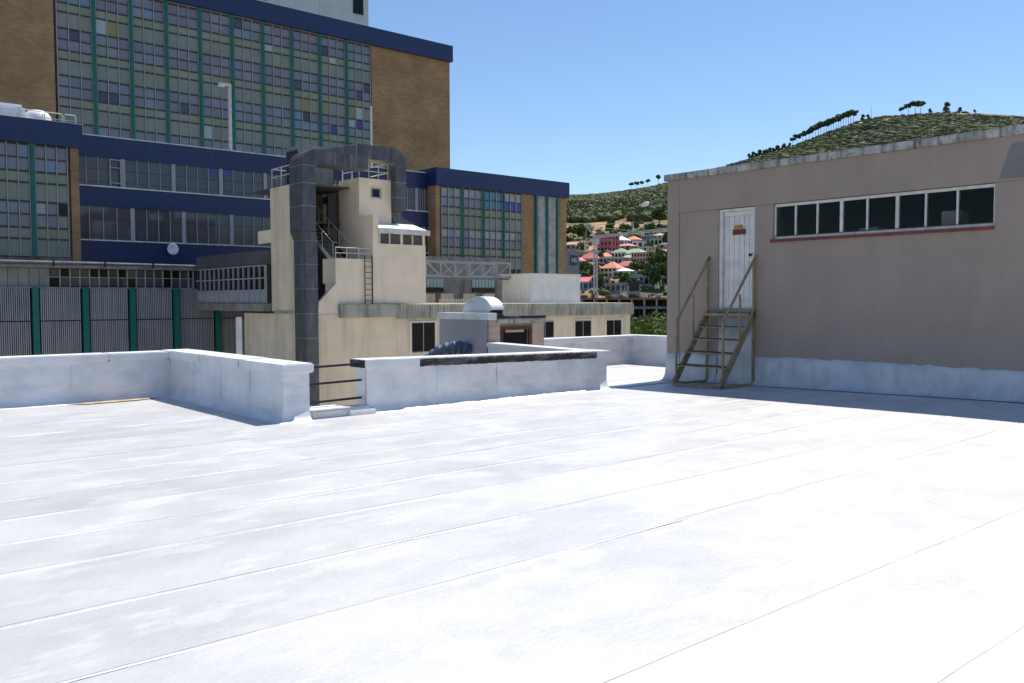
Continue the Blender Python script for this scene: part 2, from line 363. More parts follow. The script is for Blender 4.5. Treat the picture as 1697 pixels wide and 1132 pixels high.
seams = [s for s in seams if s <= 3.3 or s > 4]
for a, b in zip(seams[:-1], seams[1:]):
    xs = [-13.9, random.uniform(-7, -3), 4.15+random.uniform(-.06, .06) if 4.5 < a else random.uniform(1.5, 6), 10+random.uniform(-2, 1), 14.2]
    xs[3] = random.uniform(8.5, 11.5)
    for q, (c, d) in enumerate(zip(xs[:-1], xs[1:])):
        roof_sheet(c, d+(.08 if q < 3 else 0), a, b, .0005*(3-q))
for a, b in ((10.9, 11.95), (11.95, 12.95), (12.95, 13.95), (13.95, 15.2)):
    roof_sheet(-13.9, -2.5+random.random(), a, b, .0025); roof_sheet(-2.6, 5.3, a, b, 0)
for a, b in ((11.05, 12.1), (12.1, 13.2), (13.2, 14.2), (14.2, 15.0)): roof_sheet(11.7, 17.1, a, b, 0)
roof_sheet(5.25, 11.8, 10.9, 11.1, 0)
tag(MB().prism([(3.55, 14.98, .014), (3.85, 14.80, .014), (4.6, 14.86, .014), (5.02, 15.02, .014), (4.4, 15.08, .014)], (0, 0, .003)).build('rust_stain', M('ochre_stain', (.42, .27, .12), (.55, .47, .36), 6, .8), deck))

bounce_slab = MB().box(5.7, 60, 15.6, 53.9, -14, -5.2); bounce_slab = tag(bounce_slab.build('bounce_yard', M('pale_bounce_concrete', (.50, .46, .39), (.42, .39, .33), .4, .9)), kind='structure')  # unseen pale slab, added to bounce sunlight onto the cream walls
# parapets
def run_sheets(th, axis, a0, a1, face, sgn, zb0, zb1, zt0, zt1, step=1.15):
    """felt sheets dressed up the inner face, with a coved foot; axis = direction of the run"""
    a = a0; 
    while a < a1-.05:
        b = min(a1, a+step*random.uniform(.85, 1.1)); 
        if a1-b < .35: b = a1
        m = MB(); n = max(2, int((b-a)/.12)); off = random.uniform(.004, .012)
        prof = [(0.13, -.004), (.085, .014), (.05, .05), (.025, .10), (.014, .16), (.010, .40), (.007, .70), (0.005, 1.0)]
        for i in range(n+1):
            t = a+(b-a)*i/n; f = (t-a0)/(a1-a0); zb = zb0+(zb1-zb0)*f; zt = zt0+(zt1-zt0)*f
            for k, (o, h) in enumerate(prof):
                z = zb+(h if k < 5 else h*(zt-zb)) if k < 5 else zb+h*(zt-zb)
                wob = (random.gauss(0, .002)+.004*math.sin(t*3.1+k*1.7+off*900)+.003*math.sin(t*9+k*2.9)) if 0 < k < 7 else 0
                p = face+sgn*(o+off+wob)
                tt = t-o if (i == 0 and a == a0 and axis == 'y') else t
                m.v.append((tt, p, z) if axis == 'x' else (p, tt, z))
        K = len(prof)
        for i in range(n):
            for k in range(K-1): q = i*K+k; m.f.append((q, q+K, q+K+1, q+1))
        m.build('membrane_sheet', 'parapet', th, smooth=True)
        if b < a1-.05:
            z0 = zb0+.12; z1 = zt0-.02; q0, q1 = sorted((face+sgn*.010, face+sgn*.0245))
            if axis == 'x': piece('lap_joint', 'parapet', b-.0025, b+.0025, q0, q1, z0, z1, th)
            else: piece('lap_joint', 'parapet', q0, q1, b-.0025, b+.0025, z0, z1, th)
        a = b
lp = thing('parapet_wall', 'white felted parapet turning a corner at the left edge of the roof', 'parapet', 'roof parapets')
MB().box(-14, 5.62, 15.16, 15.46, -1, .66).build('wall', 'parapet', lp)
MB().box(5.26, 5.62, 10.87, 15.155, -1, .661).build('wall', 'parapet', lp)
run_sheets(lp, 'x', -13.9, 5.25, 15.155, -1, .002, .002, .66, .66)
run_sheets(lp, 'y', 10.855, 15.13, 5.255, -1, .0, 0, .66, .66)
def end_sheet(th, x0, x1, y, z0, z1):
    m = MB(); n = 6
    for i in range(n+1):
        x = x0+(x1-x0)*i/n
        for k, (o, h) in enumerate(((.12, -.004), (.06, .02), (.025, .08), (.012, .16), (.008, .5), (.006, 1))):
            z = h if k < 4 else z0+h*(z1-z0); m.v.append((x-(o if i == 0 else 0), y-o-random.uniform(0, .004), z))
    for i in range(n):
        for k in range(5): q = i*6+k; m.f.append((q, q+6, q+7, q+1))
    m.build('membrane_sheet', 'parapet', th, smooth=True)
end_sheet(lp, 5.243, 5.63, 10.862, 0, .66)
xx = -14.0
while xx < 5.0:
    x2 = min(5.20, xx+random.uniform(1.5, 2.1)); 
    if 5.2-x2 < .6: x2 = 5.20
    box('coping', 'coping', xx+.004, x2-.004, 15.09, 15.52, .655, .785+random.uniform(-.004, .006), lp, bevel=.018); xx = x2
yy = 10.81
for y2 in (12.2, 13.7, 15.085, 15.52):
    box('coping', 'coping', 5.20, 5.69, yy+.004, y2-.004, .656, .79+random.uniform(-.004, .006), lp, bevel=.018); yy = y2

mp = thing('parapet_wall', 'white felted parapet with a black torn bitumen strip along its coping', 'parapet', 'roof parapets')
MB().hexa([(6.60, 10.99, -1), (11.68, 10.99, -1), (11.68, 11.28, -1), (6.60, 11.28, -1), (6.60, 10.99, .655), (11.68, 10.99, .60), (11.68, 11.28, .60), (6.60, 11.28, .655)]).build('wall', 'parapet', mp)
run_sheets(mp, 'x', 6.60, 11.69, 10.985, -1, .003, .008, .655, .60)
def slab_piece(name, mat, x0, x1, y0, y1, dz0, dz1, th, bevel=.012):
    zt = lambda x: .785+(x-6.58)*(-.07/5.1)
    MB().hexa([(x0, y0, zt(x0)+dz0), (x1, y0, zt(x1)+dz0), (x1, y1, zt(x1)+dz0), (x0, y1, zt(x0)+dz0), (x0, y0, zt(x0)+dz1), (x1, y0, zt(x1)+dz1), (x1, y1, zt(x1)+dz1), (x0, y1, zt(x0)+dz1)]).build(name, mat, th, bevel=bevel)
slab_piece('coping', 'coping', 6.56, 7.52, 10.915, 11.345, -.13, .0, mp)
slab_piece('coping', 'coping', 7.525, 9.4, 10.955, 11.345, -.125, .0, mp); slab_piece('coping', 'coping', 9.405, 11.40, 10.956, 11.345, -.125, .0, mp)
slab_piece('coping', 'coping', 11.405, 11.745, 10.91, 11.345, -.135, .002, mp)
def torn(x0, x1):
    m = MB(); n = int((x1-x0)/.05); zt = lambda x: .785+(x-6.58)*(-.07/5.1)
    for i in range(n+1):
        x = x0+(x1-x0)*i/n
        m.v += [(x, 10.945+random.uniform(-.006, .004), zt(x)-.126-random.uniform(0, .012)), (x, 10.938+random.uniform(-.008, .004), zt(x)-.06), (x, 10.945+random.uniform(-.004, .004), zt(x)-.014-random.uniform(0, .016)), (x, 10.97, zt(x)-.02)]
    for i in range(n):
        for k in range(3): q = i*4+k; m.f.append((q, q+4, q+5, q+1))
    return m.build('torn_bitumen_strip', 'bitumen', mp)
torn(7.53, 11.40)
MB().box(6.545, 6.558, 10.93, 11.33, .665, .775).build('bare_bitumen_end', 'bitumen', mp)

rp = thing('parapet_wall', 'white return parapet running back from the torn parapet to the brown window housing', 'parapet', 'roof parapets')
MB().hexa([(11.44, 11.36, -1), (11.70, 11.36, -1), (12.2, 14.75, -1), (11.95, 14.75, -1), (11.44, 11.36, .62), (11.70, 11.36, .62), (12.2, 14.75, .62), (11.95, 14.75, .62)]).build('wall', 'parapet', rp)
MB().hexa([(11.39, 11.36, .622), (11.75, 11.36, .622), (12.25, 14.75, .622), (11.90, 14.75, .622), (11.39, 11.36, .71), (11.75, 11.36, .71), (12.25, 14.75, .715), (11.90, 14.75, .715)]).build('coping', 'coping', rp, bevel=.012)
fp = thing('parapet_wall', 'far white parapet corner between the brown window housing and the taupe building', 'parapet', 'roof parapets')
MB().box(13.72, 17.22, 14.97, 15.25, -1, .61).build('wall', 'parapet', fp); MB().box(16.93, 17.22, 11, 14.965, -1, .611).build('wall', 'parapet', fp)
run_sheets(fp, 'x', 13.73, 16.92, 14.965, -1, -.02, -.05, .61, .61); run_sheets(fp, 'y', 11.5, 14.95, 16.925, -1, -.05, -.05, .61, .61)
box('coping', 'coping', 13.72, 16.86, 14.9, 15.31, .612, .73, fp, bevel=.015); box('coping', 'coping', 16.865, 17.28, 11, 15.31, .613, .735, fp, bevel=.015)
ks = thing('low_curb', 'low white curb closing the gap between the two parapets', 'curb')
MB().box(5.68, 6.62, 10.9, 11.2, -1, .115).build('curb', 'parapet', ks, bevel=.02); MB().box(6.25, 6.7, 10.84, 10.97, -.1, .075).build('patch', 'coping', ks, bevel=.02)
MB().box(5.66, 6.28, 10.85, 11.25, .117, .135).build('cap', 'coping', ks, bevel=.008)
gr = thing('guard_rail', 'three black bars across the gap between the two parapets', 'railing')
for z in (.70, .46, .20): MB().bar((5.6, 11.12, z), (6.63, 11.12, z+.02), .03).build('bar', 'black', gr)

# ------------------------------------------------------------------ taupe building on the right
tb_ = thing('rooftop_building', 'taupe rendered rooftop building with a white door and a strip window', 'building')
XW, YN, YF = 14.0, 3.95, 11.44
DY0, DY1, DZ0, DZ1 = 9.39, 10.20, 1.46, 3.37
WY0, WY1, WZ0, WZ1 = 5.23, 9.0, 2.74, 3.375
T = .24
def wal(y0, y1, z0, z1, x=XW): return MB().box(x, XW+T, y0, y1, z0, z1).build('wall', 'taupe', tb_)
wal(YN, 11.14, 3.385, 4.04, XW-.016); wal(11.145, YF, -.1, 4.041, XW-.017)          # beam and corner pier, slightly proud
wal(DY1, 11.14, -.1, 3.38); wal(DY0, DY1-.001, -.1, DZ0-.03, XW+.02); wal(WY1, DY0, -.1, 3.381)
wal(WY0, WY1-.001, -.1, WZ0); wal(YN, WY0-.001, -.1, 3.382)
MB().box(XW+.02, 22, YF-.25, YF-.003, -.1, 4.03).build('side_wall', 'taupe', tb_); MB().box(XW+.26, 22, YN, YN+.25, -.1, 4.03).build('side_wall', 'taupe', tb_)
MB().box(21.75, 22, YN+.26, YF-.26, -.1, 4.03).build('back_wall', 'taupe', tb_)
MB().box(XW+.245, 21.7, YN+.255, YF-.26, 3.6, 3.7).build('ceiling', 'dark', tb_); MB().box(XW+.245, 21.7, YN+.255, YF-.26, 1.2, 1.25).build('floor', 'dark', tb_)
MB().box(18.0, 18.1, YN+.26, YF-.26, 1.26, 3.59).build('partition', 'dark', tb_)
y = YN-.05
while y < YF:                                                       # weathered coping stones
    y2 = min(YF+.06, y+1.25); 
    if YF-y2 < .4: y2 = YF+.06
    box('coping', 'weathered', XW-.085, XW+.5, y+.003, y2-.003, 4.042, 4.17+random.uniform(-.004, .006), tb_, bevel=.012); y = y2
MB().box(XW+.51, 22.1, YN-.05, YF+.06, 4.043, 4.16).build('roof_slab', 'weathered', tb_)
MB().prism([(XW-.019, 5.17, 3.42), (XW-.019, 5.14, 3.55), (XW-.019, 5.08, 3.70), (XW-.019, 5.05, 3.84), (XW-.019, 5.0, 3.93), (XW-.019, 4.0, 3.96), (XW-.019, 4.0, 3.42)], (.002, 0, 0)).build('grey_paint_patch', 'taupe_patch', tb_)
# white painted foot of the wall with an uneven brush edge
def footband(y0, y1, x, zt):
    m = MB(); n = int((y1-y0)/.05); dr = 0
    prof = [(.20, .012), (.11, .03), (.055, .08), (.025, .15), (.010, .26)]
    for i in range(n+1):
        yy = y0+(y1-y0)*i/n; dr = dr*.9+random.gauss(0, .006); zb = fz(13.9, yy)
        for o, h in prof: m.v.append((x-o-random.uniform(0, .003), yy, zb+h))
        m.v.append((x-.006, yy, zb+.42*(zt-zb)+.16)); m.v.append((x-.004, yy, zt+dr)); m.v.append((x+.01, yy, zt+dr+.001))
    K = len(prof)+3
    for i in range(n):
        for k in range(K-1): q = i*K+k; m.f.append((q, q+K, q+K+1, q+1))
    return m.build('white_painted_foot', 'whiteband', tb_, smooth=True)
footband(YN, 9.40, XW, .60); footband(10.22, 11.15, XW, .57); footband(11.12, YF+.02, XW-.017, .56)
m = footband(9.37, 10.24, XW+.02, 1.40)
# door
door = box('door', 'whitepaint', XW+.10, XW+.14, DY0, DY1, DZ0, DZ1, tb_)
for yy0, yy1, z0, z1, nm in ((DY0, DY0+.045, DZ0, DZ1, 'frame'), (DY1-.07, DY1, DZ0, DZ1, 'frame'), (DY0+.046, DY1-.071, DZ1-.05, DZ1, 'frame'), (DY0-.02, DY1+.02, DZ0-.06, DZ0-.002, 'sill')):
    piece(nm, 'whitepaint' if nm == 'frame' else 'concrete', XW+(.03 if nm == 'frame' else -.05), XW+.16, yy0, yy1, z0, z1, door)
bw = (DY1-.075-DY0-.05)/6
for i in range(6): piece('board', 'whitepaint', XW+.082+random.uniform(0, .006), XW+.099, DY0+.05+bw*i+.005, DY0+.05+bw*(i+1)-.005, DZ0+.17, DZ1-.14, door)
piece('rail', 'whitepaint', XW+.075, XW+.0985, DY0+.05, DY1-.075, DZ0+.02, DZ0+.165, door); piece('rail', 'whitepaint', XW+.075, XW+.0985, DY0+.05, DY1-.075, DZ1-.135, DZ1-.055, door)
MB().tube([(XW+.082, DY0+.12, 2.48), (XW+.05, DY0+.12, 2.48), (XW+.035, DY0+.12, 2.48), (XW+.015, DY0+.12, 2.48)], lambda j: (.018, .016, .034, .022)[j], 12).build('knob', 'knob', door, smooth=True)
sg = piece('warning_sign', 'signyellow', XW+.062, XW+.074, 9.70, 9.89, 2.985, 3.055, door); tag(sg, 'small yellow notice above the red one')
for a in (9.715, 9.775, 9.835): piece('lettering', 'brownwood', XW+.058, XW+.0615, a, a+.04, 3.01, 3.03, door)
sg = piece('warning_sign', 'signred', XW+.06, XW+.074, 9.64, 9.92, 2.875, 2.975, door); tag(sg, 'dark red notice fixed to the door')
# strip window with eight panes
win = box('strip_window', 'whitepaint', XW+.05, XW+.10, WY0, WY1, WZ1-.05, WZ1-.001, tb_)
edges = [9.0, 8.575, 8.15, 7.70, 7.24, 6.73, 6.27, 5.785, 5.23]
piece('frame', 'whitepaint', XW+.05, XW+.10, WY0, WY1, WZ0, WZ0+.05, win)
piece('glazing_putty', 'rust', XW+.045, XW+.049, WY0+.02, WY1-.02, WZ0+.045, WZ0+.058, win)
for i, e in enumerate(edges):
    wd = .055 if i in (3, 5) else .03
    a = e-wd if i == 0 else (e if i == 8 else e-wd/2); piece('mullion', 'whitepaint', XW+.045, XW+.105, a, a+wd, WZ0+.05, WZ1-.05, win)
for a, b in zip(edges[1:], edges[:-1]): piece('pane', 'glass', XW+.07, XW+.075, a+.02, b-.02, WZ0+.05, WZ1-.05, win)
n = 14
for i in range(n): piece('sill_tile', 'sillred', XW-.05, XW+.06, WY0-.0+(WY1+.04-WY0)*i/n+.002, WY0+(WY1+.04-WY0)*(i+1)/n-.002, WZ0-.055, WZ0-.004, win)
tag(box('carton', 'paper', 14.5, 14.9, 5.95, 6.22, 2.72, 3.06, bevel=.01), 'pale carton standing behind the right end of the strip window', 'box')
tag(box('carton', 'paper', 14.5, 14.8, 7.28, 7.62, 2.66, 2.88, bevel=.01), 'low pale carton behind the middle panes of the strip window', 'box')
shelf = thing('shelf', 'shelf inside the taupe building behind the strip window', 'shelf'); piece('board', 'concrete', 14.45, 15.1, 4.4, 9.2, 2.62, 2.655, shelf)
for yy in (4.5, 6.8, 9.1): piece('leg', 'concrete', 14.5, 14.55, yy, yy+.05, 1.26, 2.619, shelf)

# steel stair to the door
st = thing('steel_stair', 'yellow tan steel stair with two handrails leading up to the white door', 'stairs')
YL, YR = 10.40, 9.35
def stz(x): return .10+(x-12.93)*1.29
for ys in (YL, YR):
    MB().prism([(12.90, ys-.02, .06), (13.00, ys-.02, .06), (13.97, ys-.02, 1.325), (13.97, ys-.02, 1.43), (13.90, ys-.02, 1.43), (12.90, ys-.02, .145)], (0, .04, 0)).build('stringer', 'stair', st)
    MB().bar((12.99, ys, .15), (13.0, ys, 1.24), .032).build('post', 'stair', st)
    MB().bar((13.50, ys, .84), (13.50, ys, 1.74), .028).build('post', 'stair', st)
    MB().bar((13.93, ys, .05), (13.93, ys, 2.34), .04).build('post', 'stair', st)
    MB().bar((12.99, ys, 1.24), (14.0, ys, 2.47), .036).build('handrail', 'stair', st)
    MB().bar((12.92, ys, .06), (13.95, ys, .06), .04, .04).build('base_bar', 'stair', st)
MB().bar((12.93, YR, .061), (12.93, YL, .061), .04, .041).build('base_bar', 'stair', st)
for x, z in ((13.03, .42), (13.27, .66), (13.49, .90), (13.69, 1.13)):
    t_ = piece('tread', 'tread', x-.02, x+.20, YR+.022, YL-.022, z-.012, z+.012, st)
    piece('nosing', 'stair', x-.028, x-.021, YR+.022, YL-.022, z-.022, z-.002, st)
piece('landing', 'tread', 13.82, 13.985, YR+.022, YL-.022, 1.36, 1.385, st); piece('nosing', 'stair', 13.808, 13.819, YR+.022, YL-.022, 1.33, 1.385, st)

# ------------------------------------------------------------------ curtain-wall helper
def curtain(th, X0, bays, bw, ncol, Y, floors, zbot, post='teal', pw=.30, special={}, weights=None, postf=None, zposttop=None):
    """aluminium grid of panes and spandrels on the plane Y facing -Y; floors = (top, mid, sill, split, end)"""
    ztop = floors[0][0]+.08
    pan = ['pane']*34+['pane_dark']*1+['pane_light']*1
    if weights: pan = weights
    for b in range(bays):
        xa, xb = X0+b*bw+pw/2, X0+(b+1)*bw-pw/2
        cw = (xb-xa)/ncol
        for c in range(ncol+1):
            x = xa+c*cw; piece('mullion', 'alu', x-.028, x+.028, Y-.07, Y+.10, zbot, ztop, th)
        for fi, (t, md, s, sp, e) in enumerate(floors):
            for z, hh in ((t, .05), (md, .035), (s, .05), (sp, .05)):
                if z > zbot+.03: piece('transom', 'brown_frame', xa+.03, xb-.03, Y-.045, Y+.09, z-hh, z+hh, th)
            for c in range(ncol):
                x0, x1 = xa+c*cw+.030, xa+(c+1)*cw-.030
                for r, (zz0, zz1) in enumerate(((md+.036, t-.051), (s+.051, md-.036))):
                    if zz1 > zbot:
                        mt = special.get((b, fi, c, r)) or random.choice(pan)
                        if r == 1 and mt == 'pane_white': mt = 'pane'
                        piece('pane', mt, x0+.02, x1-.02, Y+.03, Y+.06, max(zz0, zbot), zz1, th)
                        piece('casement', 'brown_frame', x0, x1, Y+.062, Y+.08, max(zz0, zbot)-.01, zz1+.01, th) if False else None
                for r, (zz0, zz1) in enumerate(((sp+.051, s-.051), (e+.051, sp-.051))):
                    if zz1 > zbot:
                        mt = special.get((b, fi, c, r+2)) or ('spandrel_short' if r == 0 else 'spandrel')
                        piece('spandrel_panel', mt, x0, x1, Y+.01, Y+.06, max(zz0, zbot), zz1, th)
        if b < bays-1 or postf:
            x = X0+(b+1)*bw; piece('post', post, x-pw/2+.035, x+pw/2-.035, Y-.20, Y+.08, zbot, zposttop or ztop+.02, th)
    MB().box(X0+.05, X0+bays*bw-.05, Y+.10, Y+.16, zbot, ztop).build('backing', 'brown_frame', th)
    piece('head_frame', 'alu', X0+.05, X0+bays*bw-.05, Y-.06, Y+.09, ztop+.001, ztop+.07, th)

def fascia(th, x0, x1, Y, z0, z1, step=4.0, d=.3, mat='navy'):
    x = x0
    while x < x1-.01:
        x2 = min(x1, x+step)
        if x1-x2 < 1: x2 = x1
        piece('fascia_panel', mat, x+.004, x2-.004, Y, Y+d, z0, z1, th); x = x2

# tall tower
YT = 68.4
tw = thing('hospital_tower', 'tall brick tower with a green and blue curtain wall and navy roof band', 'building')
MB().box(2, 16.05, YT, YT+14, -14, 24.52).build('brick_wall', 'brick', tw); MB().box(42.05, 50.78, YT, YT+14, -14, 24.52).build('brick_wall', 'brick', tw)
MB().box(16.05, 42.05, YT+.2, YT+14, -14, 24.519).build('core_wall', 'concrete', tw)
sp = {(1, 0, 0, 3): 'spandrel_blue', (0, 1, 1, 0): 'pane_dark', (1, 0, 1, 3): 'spandrel_yellow', (1, 1, 0, 1): 'spandrel', (1, 2, 0, 1): 'pane_dark', (1, 2, 1, 1): 'pane_dark', (3, 2, 1, 1): 'pane_dark', (4, 2, 0, 3): 'spandrel_blue', (6, 0, 0, 2): 'spandrel_blue', (8, 0, 1, 2): 'spandrel_blue', (7, 1, 1, 3): 'spandrel_yellow', (8, 1, 0, 3): 'spandrel_yellow', (9, 1, 0, 3): 'spandrel_yellow', (9, 1, 1, 3): 'spandrel_blue', (9, 1, 2, 0): 'pane_dark', (9, 1, 1, 1): 'pane_dark', (7, 1, 0, 1): 'pane_dark', (9, 2, 0, 0): 'spandrel_blue', (9, 2, 1, 0): 'pane_purple', (8, 2, 1, 1): 'pane_purple', (7, 2, 1, 0): 'pane_dark', (7, 2, 0, 0): 'pane_light', (7, 2, 0, 1): 'pane_light', (2, 0, 1, 1): 'pane_light', (6, 2, 1, 0): 'pane_light', (4, 1, 2, 2): 'spandrel_yellow', (5, 0, 0, 0): 'pane_dark', (9, 0, 1, 1): 'pane_light'}
curtain(tw, 16.09, 10, 2.595, 3, YT, [(24.35-3.32*i, 23.58-3.32*i, 22.80-3.32*i, 22.16-3.32*i, 24.35-3.32*(i+1)) for i in range(4)], 12.9, special=sp, zposttop=24.5)
fascia(tw, 2, 50.95, YT-.35, 24.525, 25.97, 6.5, .6); MB().box(2, 50.9, YT+.26, YT+14, 24.53, 25.9).build('roof', 'concrete', tw)
piece('roof_edge', 'teal', 2, 50.97, YT-.37, YT+.2, 25.972, 26.03, tw)
fascia_side = MB().box(50.79, 50.95, YT+.26, YT+14, 24.531, 25.965).build('fascia_panel', 'navy', tw)
pr = thing('plant_room', 'pale panelled plant room on top of the brick tower', 'building')
xx = 14.0; 
for x2 in (20.5, 26, 31.2, 34.65, 38.6, 43.7): piece('wall_panel', 'white_plant', xx+.012, x2-.012, 71.5, 71.8, 25.98, 36, pr); xx = x2
MB().box(14.1, 43.6, 71.81, 80, 25.98, 35.9).build('core_wall', 'white_plant', pr)
piece('window', 'pane_black', 42.05, 43.1, 71.42, 71.49, 28.15, 31.5, pr)
for i in range(6): piece('lettering', 'brown_frame', 31.2+i*.42, 31.2+i*.42+.26, 71.44, 71.49, 27.42, 27.95, pr)

# left and right wings, coplanar
YW_ = 56.9
lw = thing('hospital_wing', 'left brick wing with navy roof band, tanks stand on its roof', 'building', 'hospital wings')
wpan = ['pane']*5+['pane_white']*5+['pane_light']*2
FL = [(10.73, 9.95, 9.17, 8.53, 7.43), (7.43, 6.70, 5.93, 5.28, 4.22)]
curtain(lw, 14.03-2.03*5, 5, 2.03, 3, YW_, FL, 4.25, weights=wpan, special={(4, 1, 2, 0): 'pane_black', (3, 0, 2, 0): 'pane_light', (4, 0, 1, 1): 'pane_light', (4, 1, 0, 0): 'pane_white', (4, 1, 0, 1): 'pane_white', (4, 1, 1, 1): 'pane_white', (4, 1, 2, 1): 'pane_white'})
MB().box(14.06, 14.52, YW_-.02, YW_+1.6, -14, 10.78).build('brick_wall', 'brick', lw); MB().box(2, 14.05, YW_+.2, YW_+11, -14, 10.77).build('core_wall', 'concrete', lw)
fascia(lw, 2, 14.72, YW_-.25, 10.785, 12.18, 5); MB().box(2, 14.7, YW_+.06, YW_+8, 10.79, 12.1).build('roof', 'concrete', lw)
piece('roof_edge', 'ledge', 2, 14.74, YW_-.27, YW_+.1, 12.182, 12.21, lw)
rw = thing('hospital_wing', 'right brick wing with navy roof band and teal louvre panels', 'building', 'hospital wings')
special = {(2, 0, c, r): 'pane_cyan' for c in range(3) for r in range(2)}; special.update({(3, 0, c, 1): 'pane_cobalt' for c in range(3)}); special.update({(3, 0, c, 0): 'pane_white' for c in range(3)})
special.update({(b, 1, c, r): 'pane_white' for b in range(4) for c in range(3) for r in range(2) if random.random() < .6})
curtain(rw, 41.22, 4, 2.19, 3, YW_, FL, 3.0, weights=['pane_white', 'pane_white', 'pane', 'pane_light'], special=special, pw=.24)
MB().box(40.80, 41.2, YW_, YW_+2.9, -14, 10.78).build('brick_wall', 'brick', rw); MB().box(50.0, 51.4, YW_, YW_+9, -14, 10.781).build('brick_wall', 'brick', rw); MB().box(54.15, 55.3, YW_, YW_+9, -14, 10.78).build('brick_wall', 'brick', rw)
MB().box(41.2, 50, YW_+.2, YW_+9, -14, 10.77).build('core_wall', 'concrete', rw); MB().box(51.4, 54.15, YW_+.25, YW_+9, -14, 10.77).build('core_wall', 'slat_dark', rw)
for x in (51.49, 52.76, 54.02): piece('post', 'teal', x-.1, x+.1, YW_-.22, YW_+.1, 3, 10.95, rw)
for a in (51.62, 52.89):
    for i in range(7): piece('slat', 'ledge', a+.07+i*.15, a+.07+i*.15+.06, YW_-.05, YW_+.1, 3, 10.77, rw)
fascia(rw, 40.7, 55.45, YW_-.25, 10.785, 12.18, 4.9); MB().box(40.66, 40.698, YW_-.22, YW_+3.2, 10.786, 12.178).build('fascia_panel', 'navy', rw)
MB().box(40.7, 55.4, YW_+.06, YW_+9, 10.79, 12.1).build('roof', 'concrete', rw)

# middle block with ribbon windows
YM = 58.0
mb = thing('hospital_block', 'middle block with navy bands and two rows of grey ribbon windows', 'building')
MB().box(14.53, 40.78, YM+.3, YM+9, -14, 11.6).build('core_wall', 'concrete', mb)
fascia(mb, 14.53, 28.98 if False else 40.78, YM-.05, 10.58, 11.83, 4.4); piece('roof_edge', 'ledge', 14.72, 40.6, YM-.10, YM+.5, 11.832, 11.9, mb)
fascia(mb, 14.53, 40.78, YM-.05, 7.53, 8.72, 4.4); fascia(mb, 14.53, 40.78, YM-.05, 3.6, 5.38, 4.4)
piece('ledge', 'ledge', 14.53, 40.78, YM-.14, YM+.2, 8.722, 8.80, mb); piece('ledge', 'ledge', 14.53, 40.78, YM-.14, YM+.2, 5.382, 5.46, mb)
for row, (z0, z1, cols) in enumerate(((8.80, 10.58, (17.39, 20.53, 23.71)), (5.46, 7.53, (17.9, 21.15, 24.41)))):
    cx = list(cols)
    while cx[-1] < 40: cx.append(cx[-1]+3.2)
    prev = 14.53
    for ci, c in enumerate(cx):
        nd = 4 if ci else (4 if row else 3)
        nn = 4 if ci else 4
        a, b = prev+(.13 if ci else 0), min(c-.13, 40.75)
        if b <= a: break
        for k in range(nn):
            x0 = a+(b-a)*k/nn; x1 = a+(b-a)*(k+1)/nn
            mt = 'pane_grey'
            if row == 0 and ci == 2 and k == 3: mt = 'pane_grey'
            piece('pane', mt, x0+.02, x1-.02, YM+.08, YM+.11, z0, z1, mb)
            if k: piece('mullion', 'paleframe', x0-.02, x0+.02, YM-.0, YM+.12, z0, z1, mb)
            if row == 0 and ((ci == 2 and k == 3) or (ci == 3 and k == 0)): piece('blind', 'pane_purple', x0+.03, x1-.03, YM+.06, YM+.078, z1-.55, z1-.02, mb)
        if c+.13 < 40.75: piece('column', 'paleframe', c-.125, c+.125, YM-.02, YM+.25, z0, z1, mb)
        prev = c
    for zz in (z0+.28, z1-.75): piece('glazing_bar', 'brown_frame', 14.55, 40.75, YM+.055, YM+.079, zz-.012, zz+.012, mb)
ow = box('open_window', 'paleframe', 16.55, 16.62, YM-.12, YM-.02, 8.85, 10.5, mb)
for a in ((16.621, 17.18, 10.43, 10.5), (16.621, 17.18, 9.95, 10.0), (16.621, 17.18, 9.0, 9.06), (17.181, 17.25, 8.85, 10.5)): piece('frame', 'paleframe', a[0], a[1], YM-.12, YM-.02, a[2], a[3], ow)
# dish
dm = MB(); K = 16
for j, (rr, dd) in enumerate(((0.001, .10), (.15, .085), (.27, .05), (.36, .0), (.37, .01), (.27, .075), (.15, .11), (.001, .125))):
    for t in range(K): an = 2*math.pi*t/K; dm.v.append((20.24+rr*math.cos(an), YM-.45+dd, 5.0+rr*math.sin(an)))
for j in range(7):
    for t in range(K): a = j*K+t; b = j*K+(t+1) % K; dm.f.append((a, b, b+K, a+K))
ds = thing('satellite_dish', 'round white satellite dish on the navy band of the middle block', 'dish')
dm.build('reflector', 'tank', ds, smooth=True); MB().bar((20.24, YM-.33, 5.0), (20.24, YM-.06, 4.9), .06).build('bracket', 'rail', ds); MB().bar((20.24, YM-.44, 4.68), (20.24, YM-.75, 4.86), .03).build('feed_arm', 'rail', ds)
# lamp mast and pole on the block roof
lm = thing('lamp_post', 'white lamp post with a short arm on the middle block roof', 'lamp post')
MB().box(25.22, 25.42, 60.0, 60.2, 11.6, 16.9).build('post', 'rail', lm); MB().box(24.55, 25.22, 60.0, 60.2, 16.72, 16.91).build('arm', 'rail', lm); MB().box(24.5, 24.95, 59.98, 60.22, 16.64, 16.72).build('lamp', 'tank', lm)
tag(MB().tube([(36.8, 60, 11.6), (36.8, 60, 16.95)], .09, 8).build('roof_mast', 'rail'), 'slim white mast in front of the tower beside its brick end', 'mast')
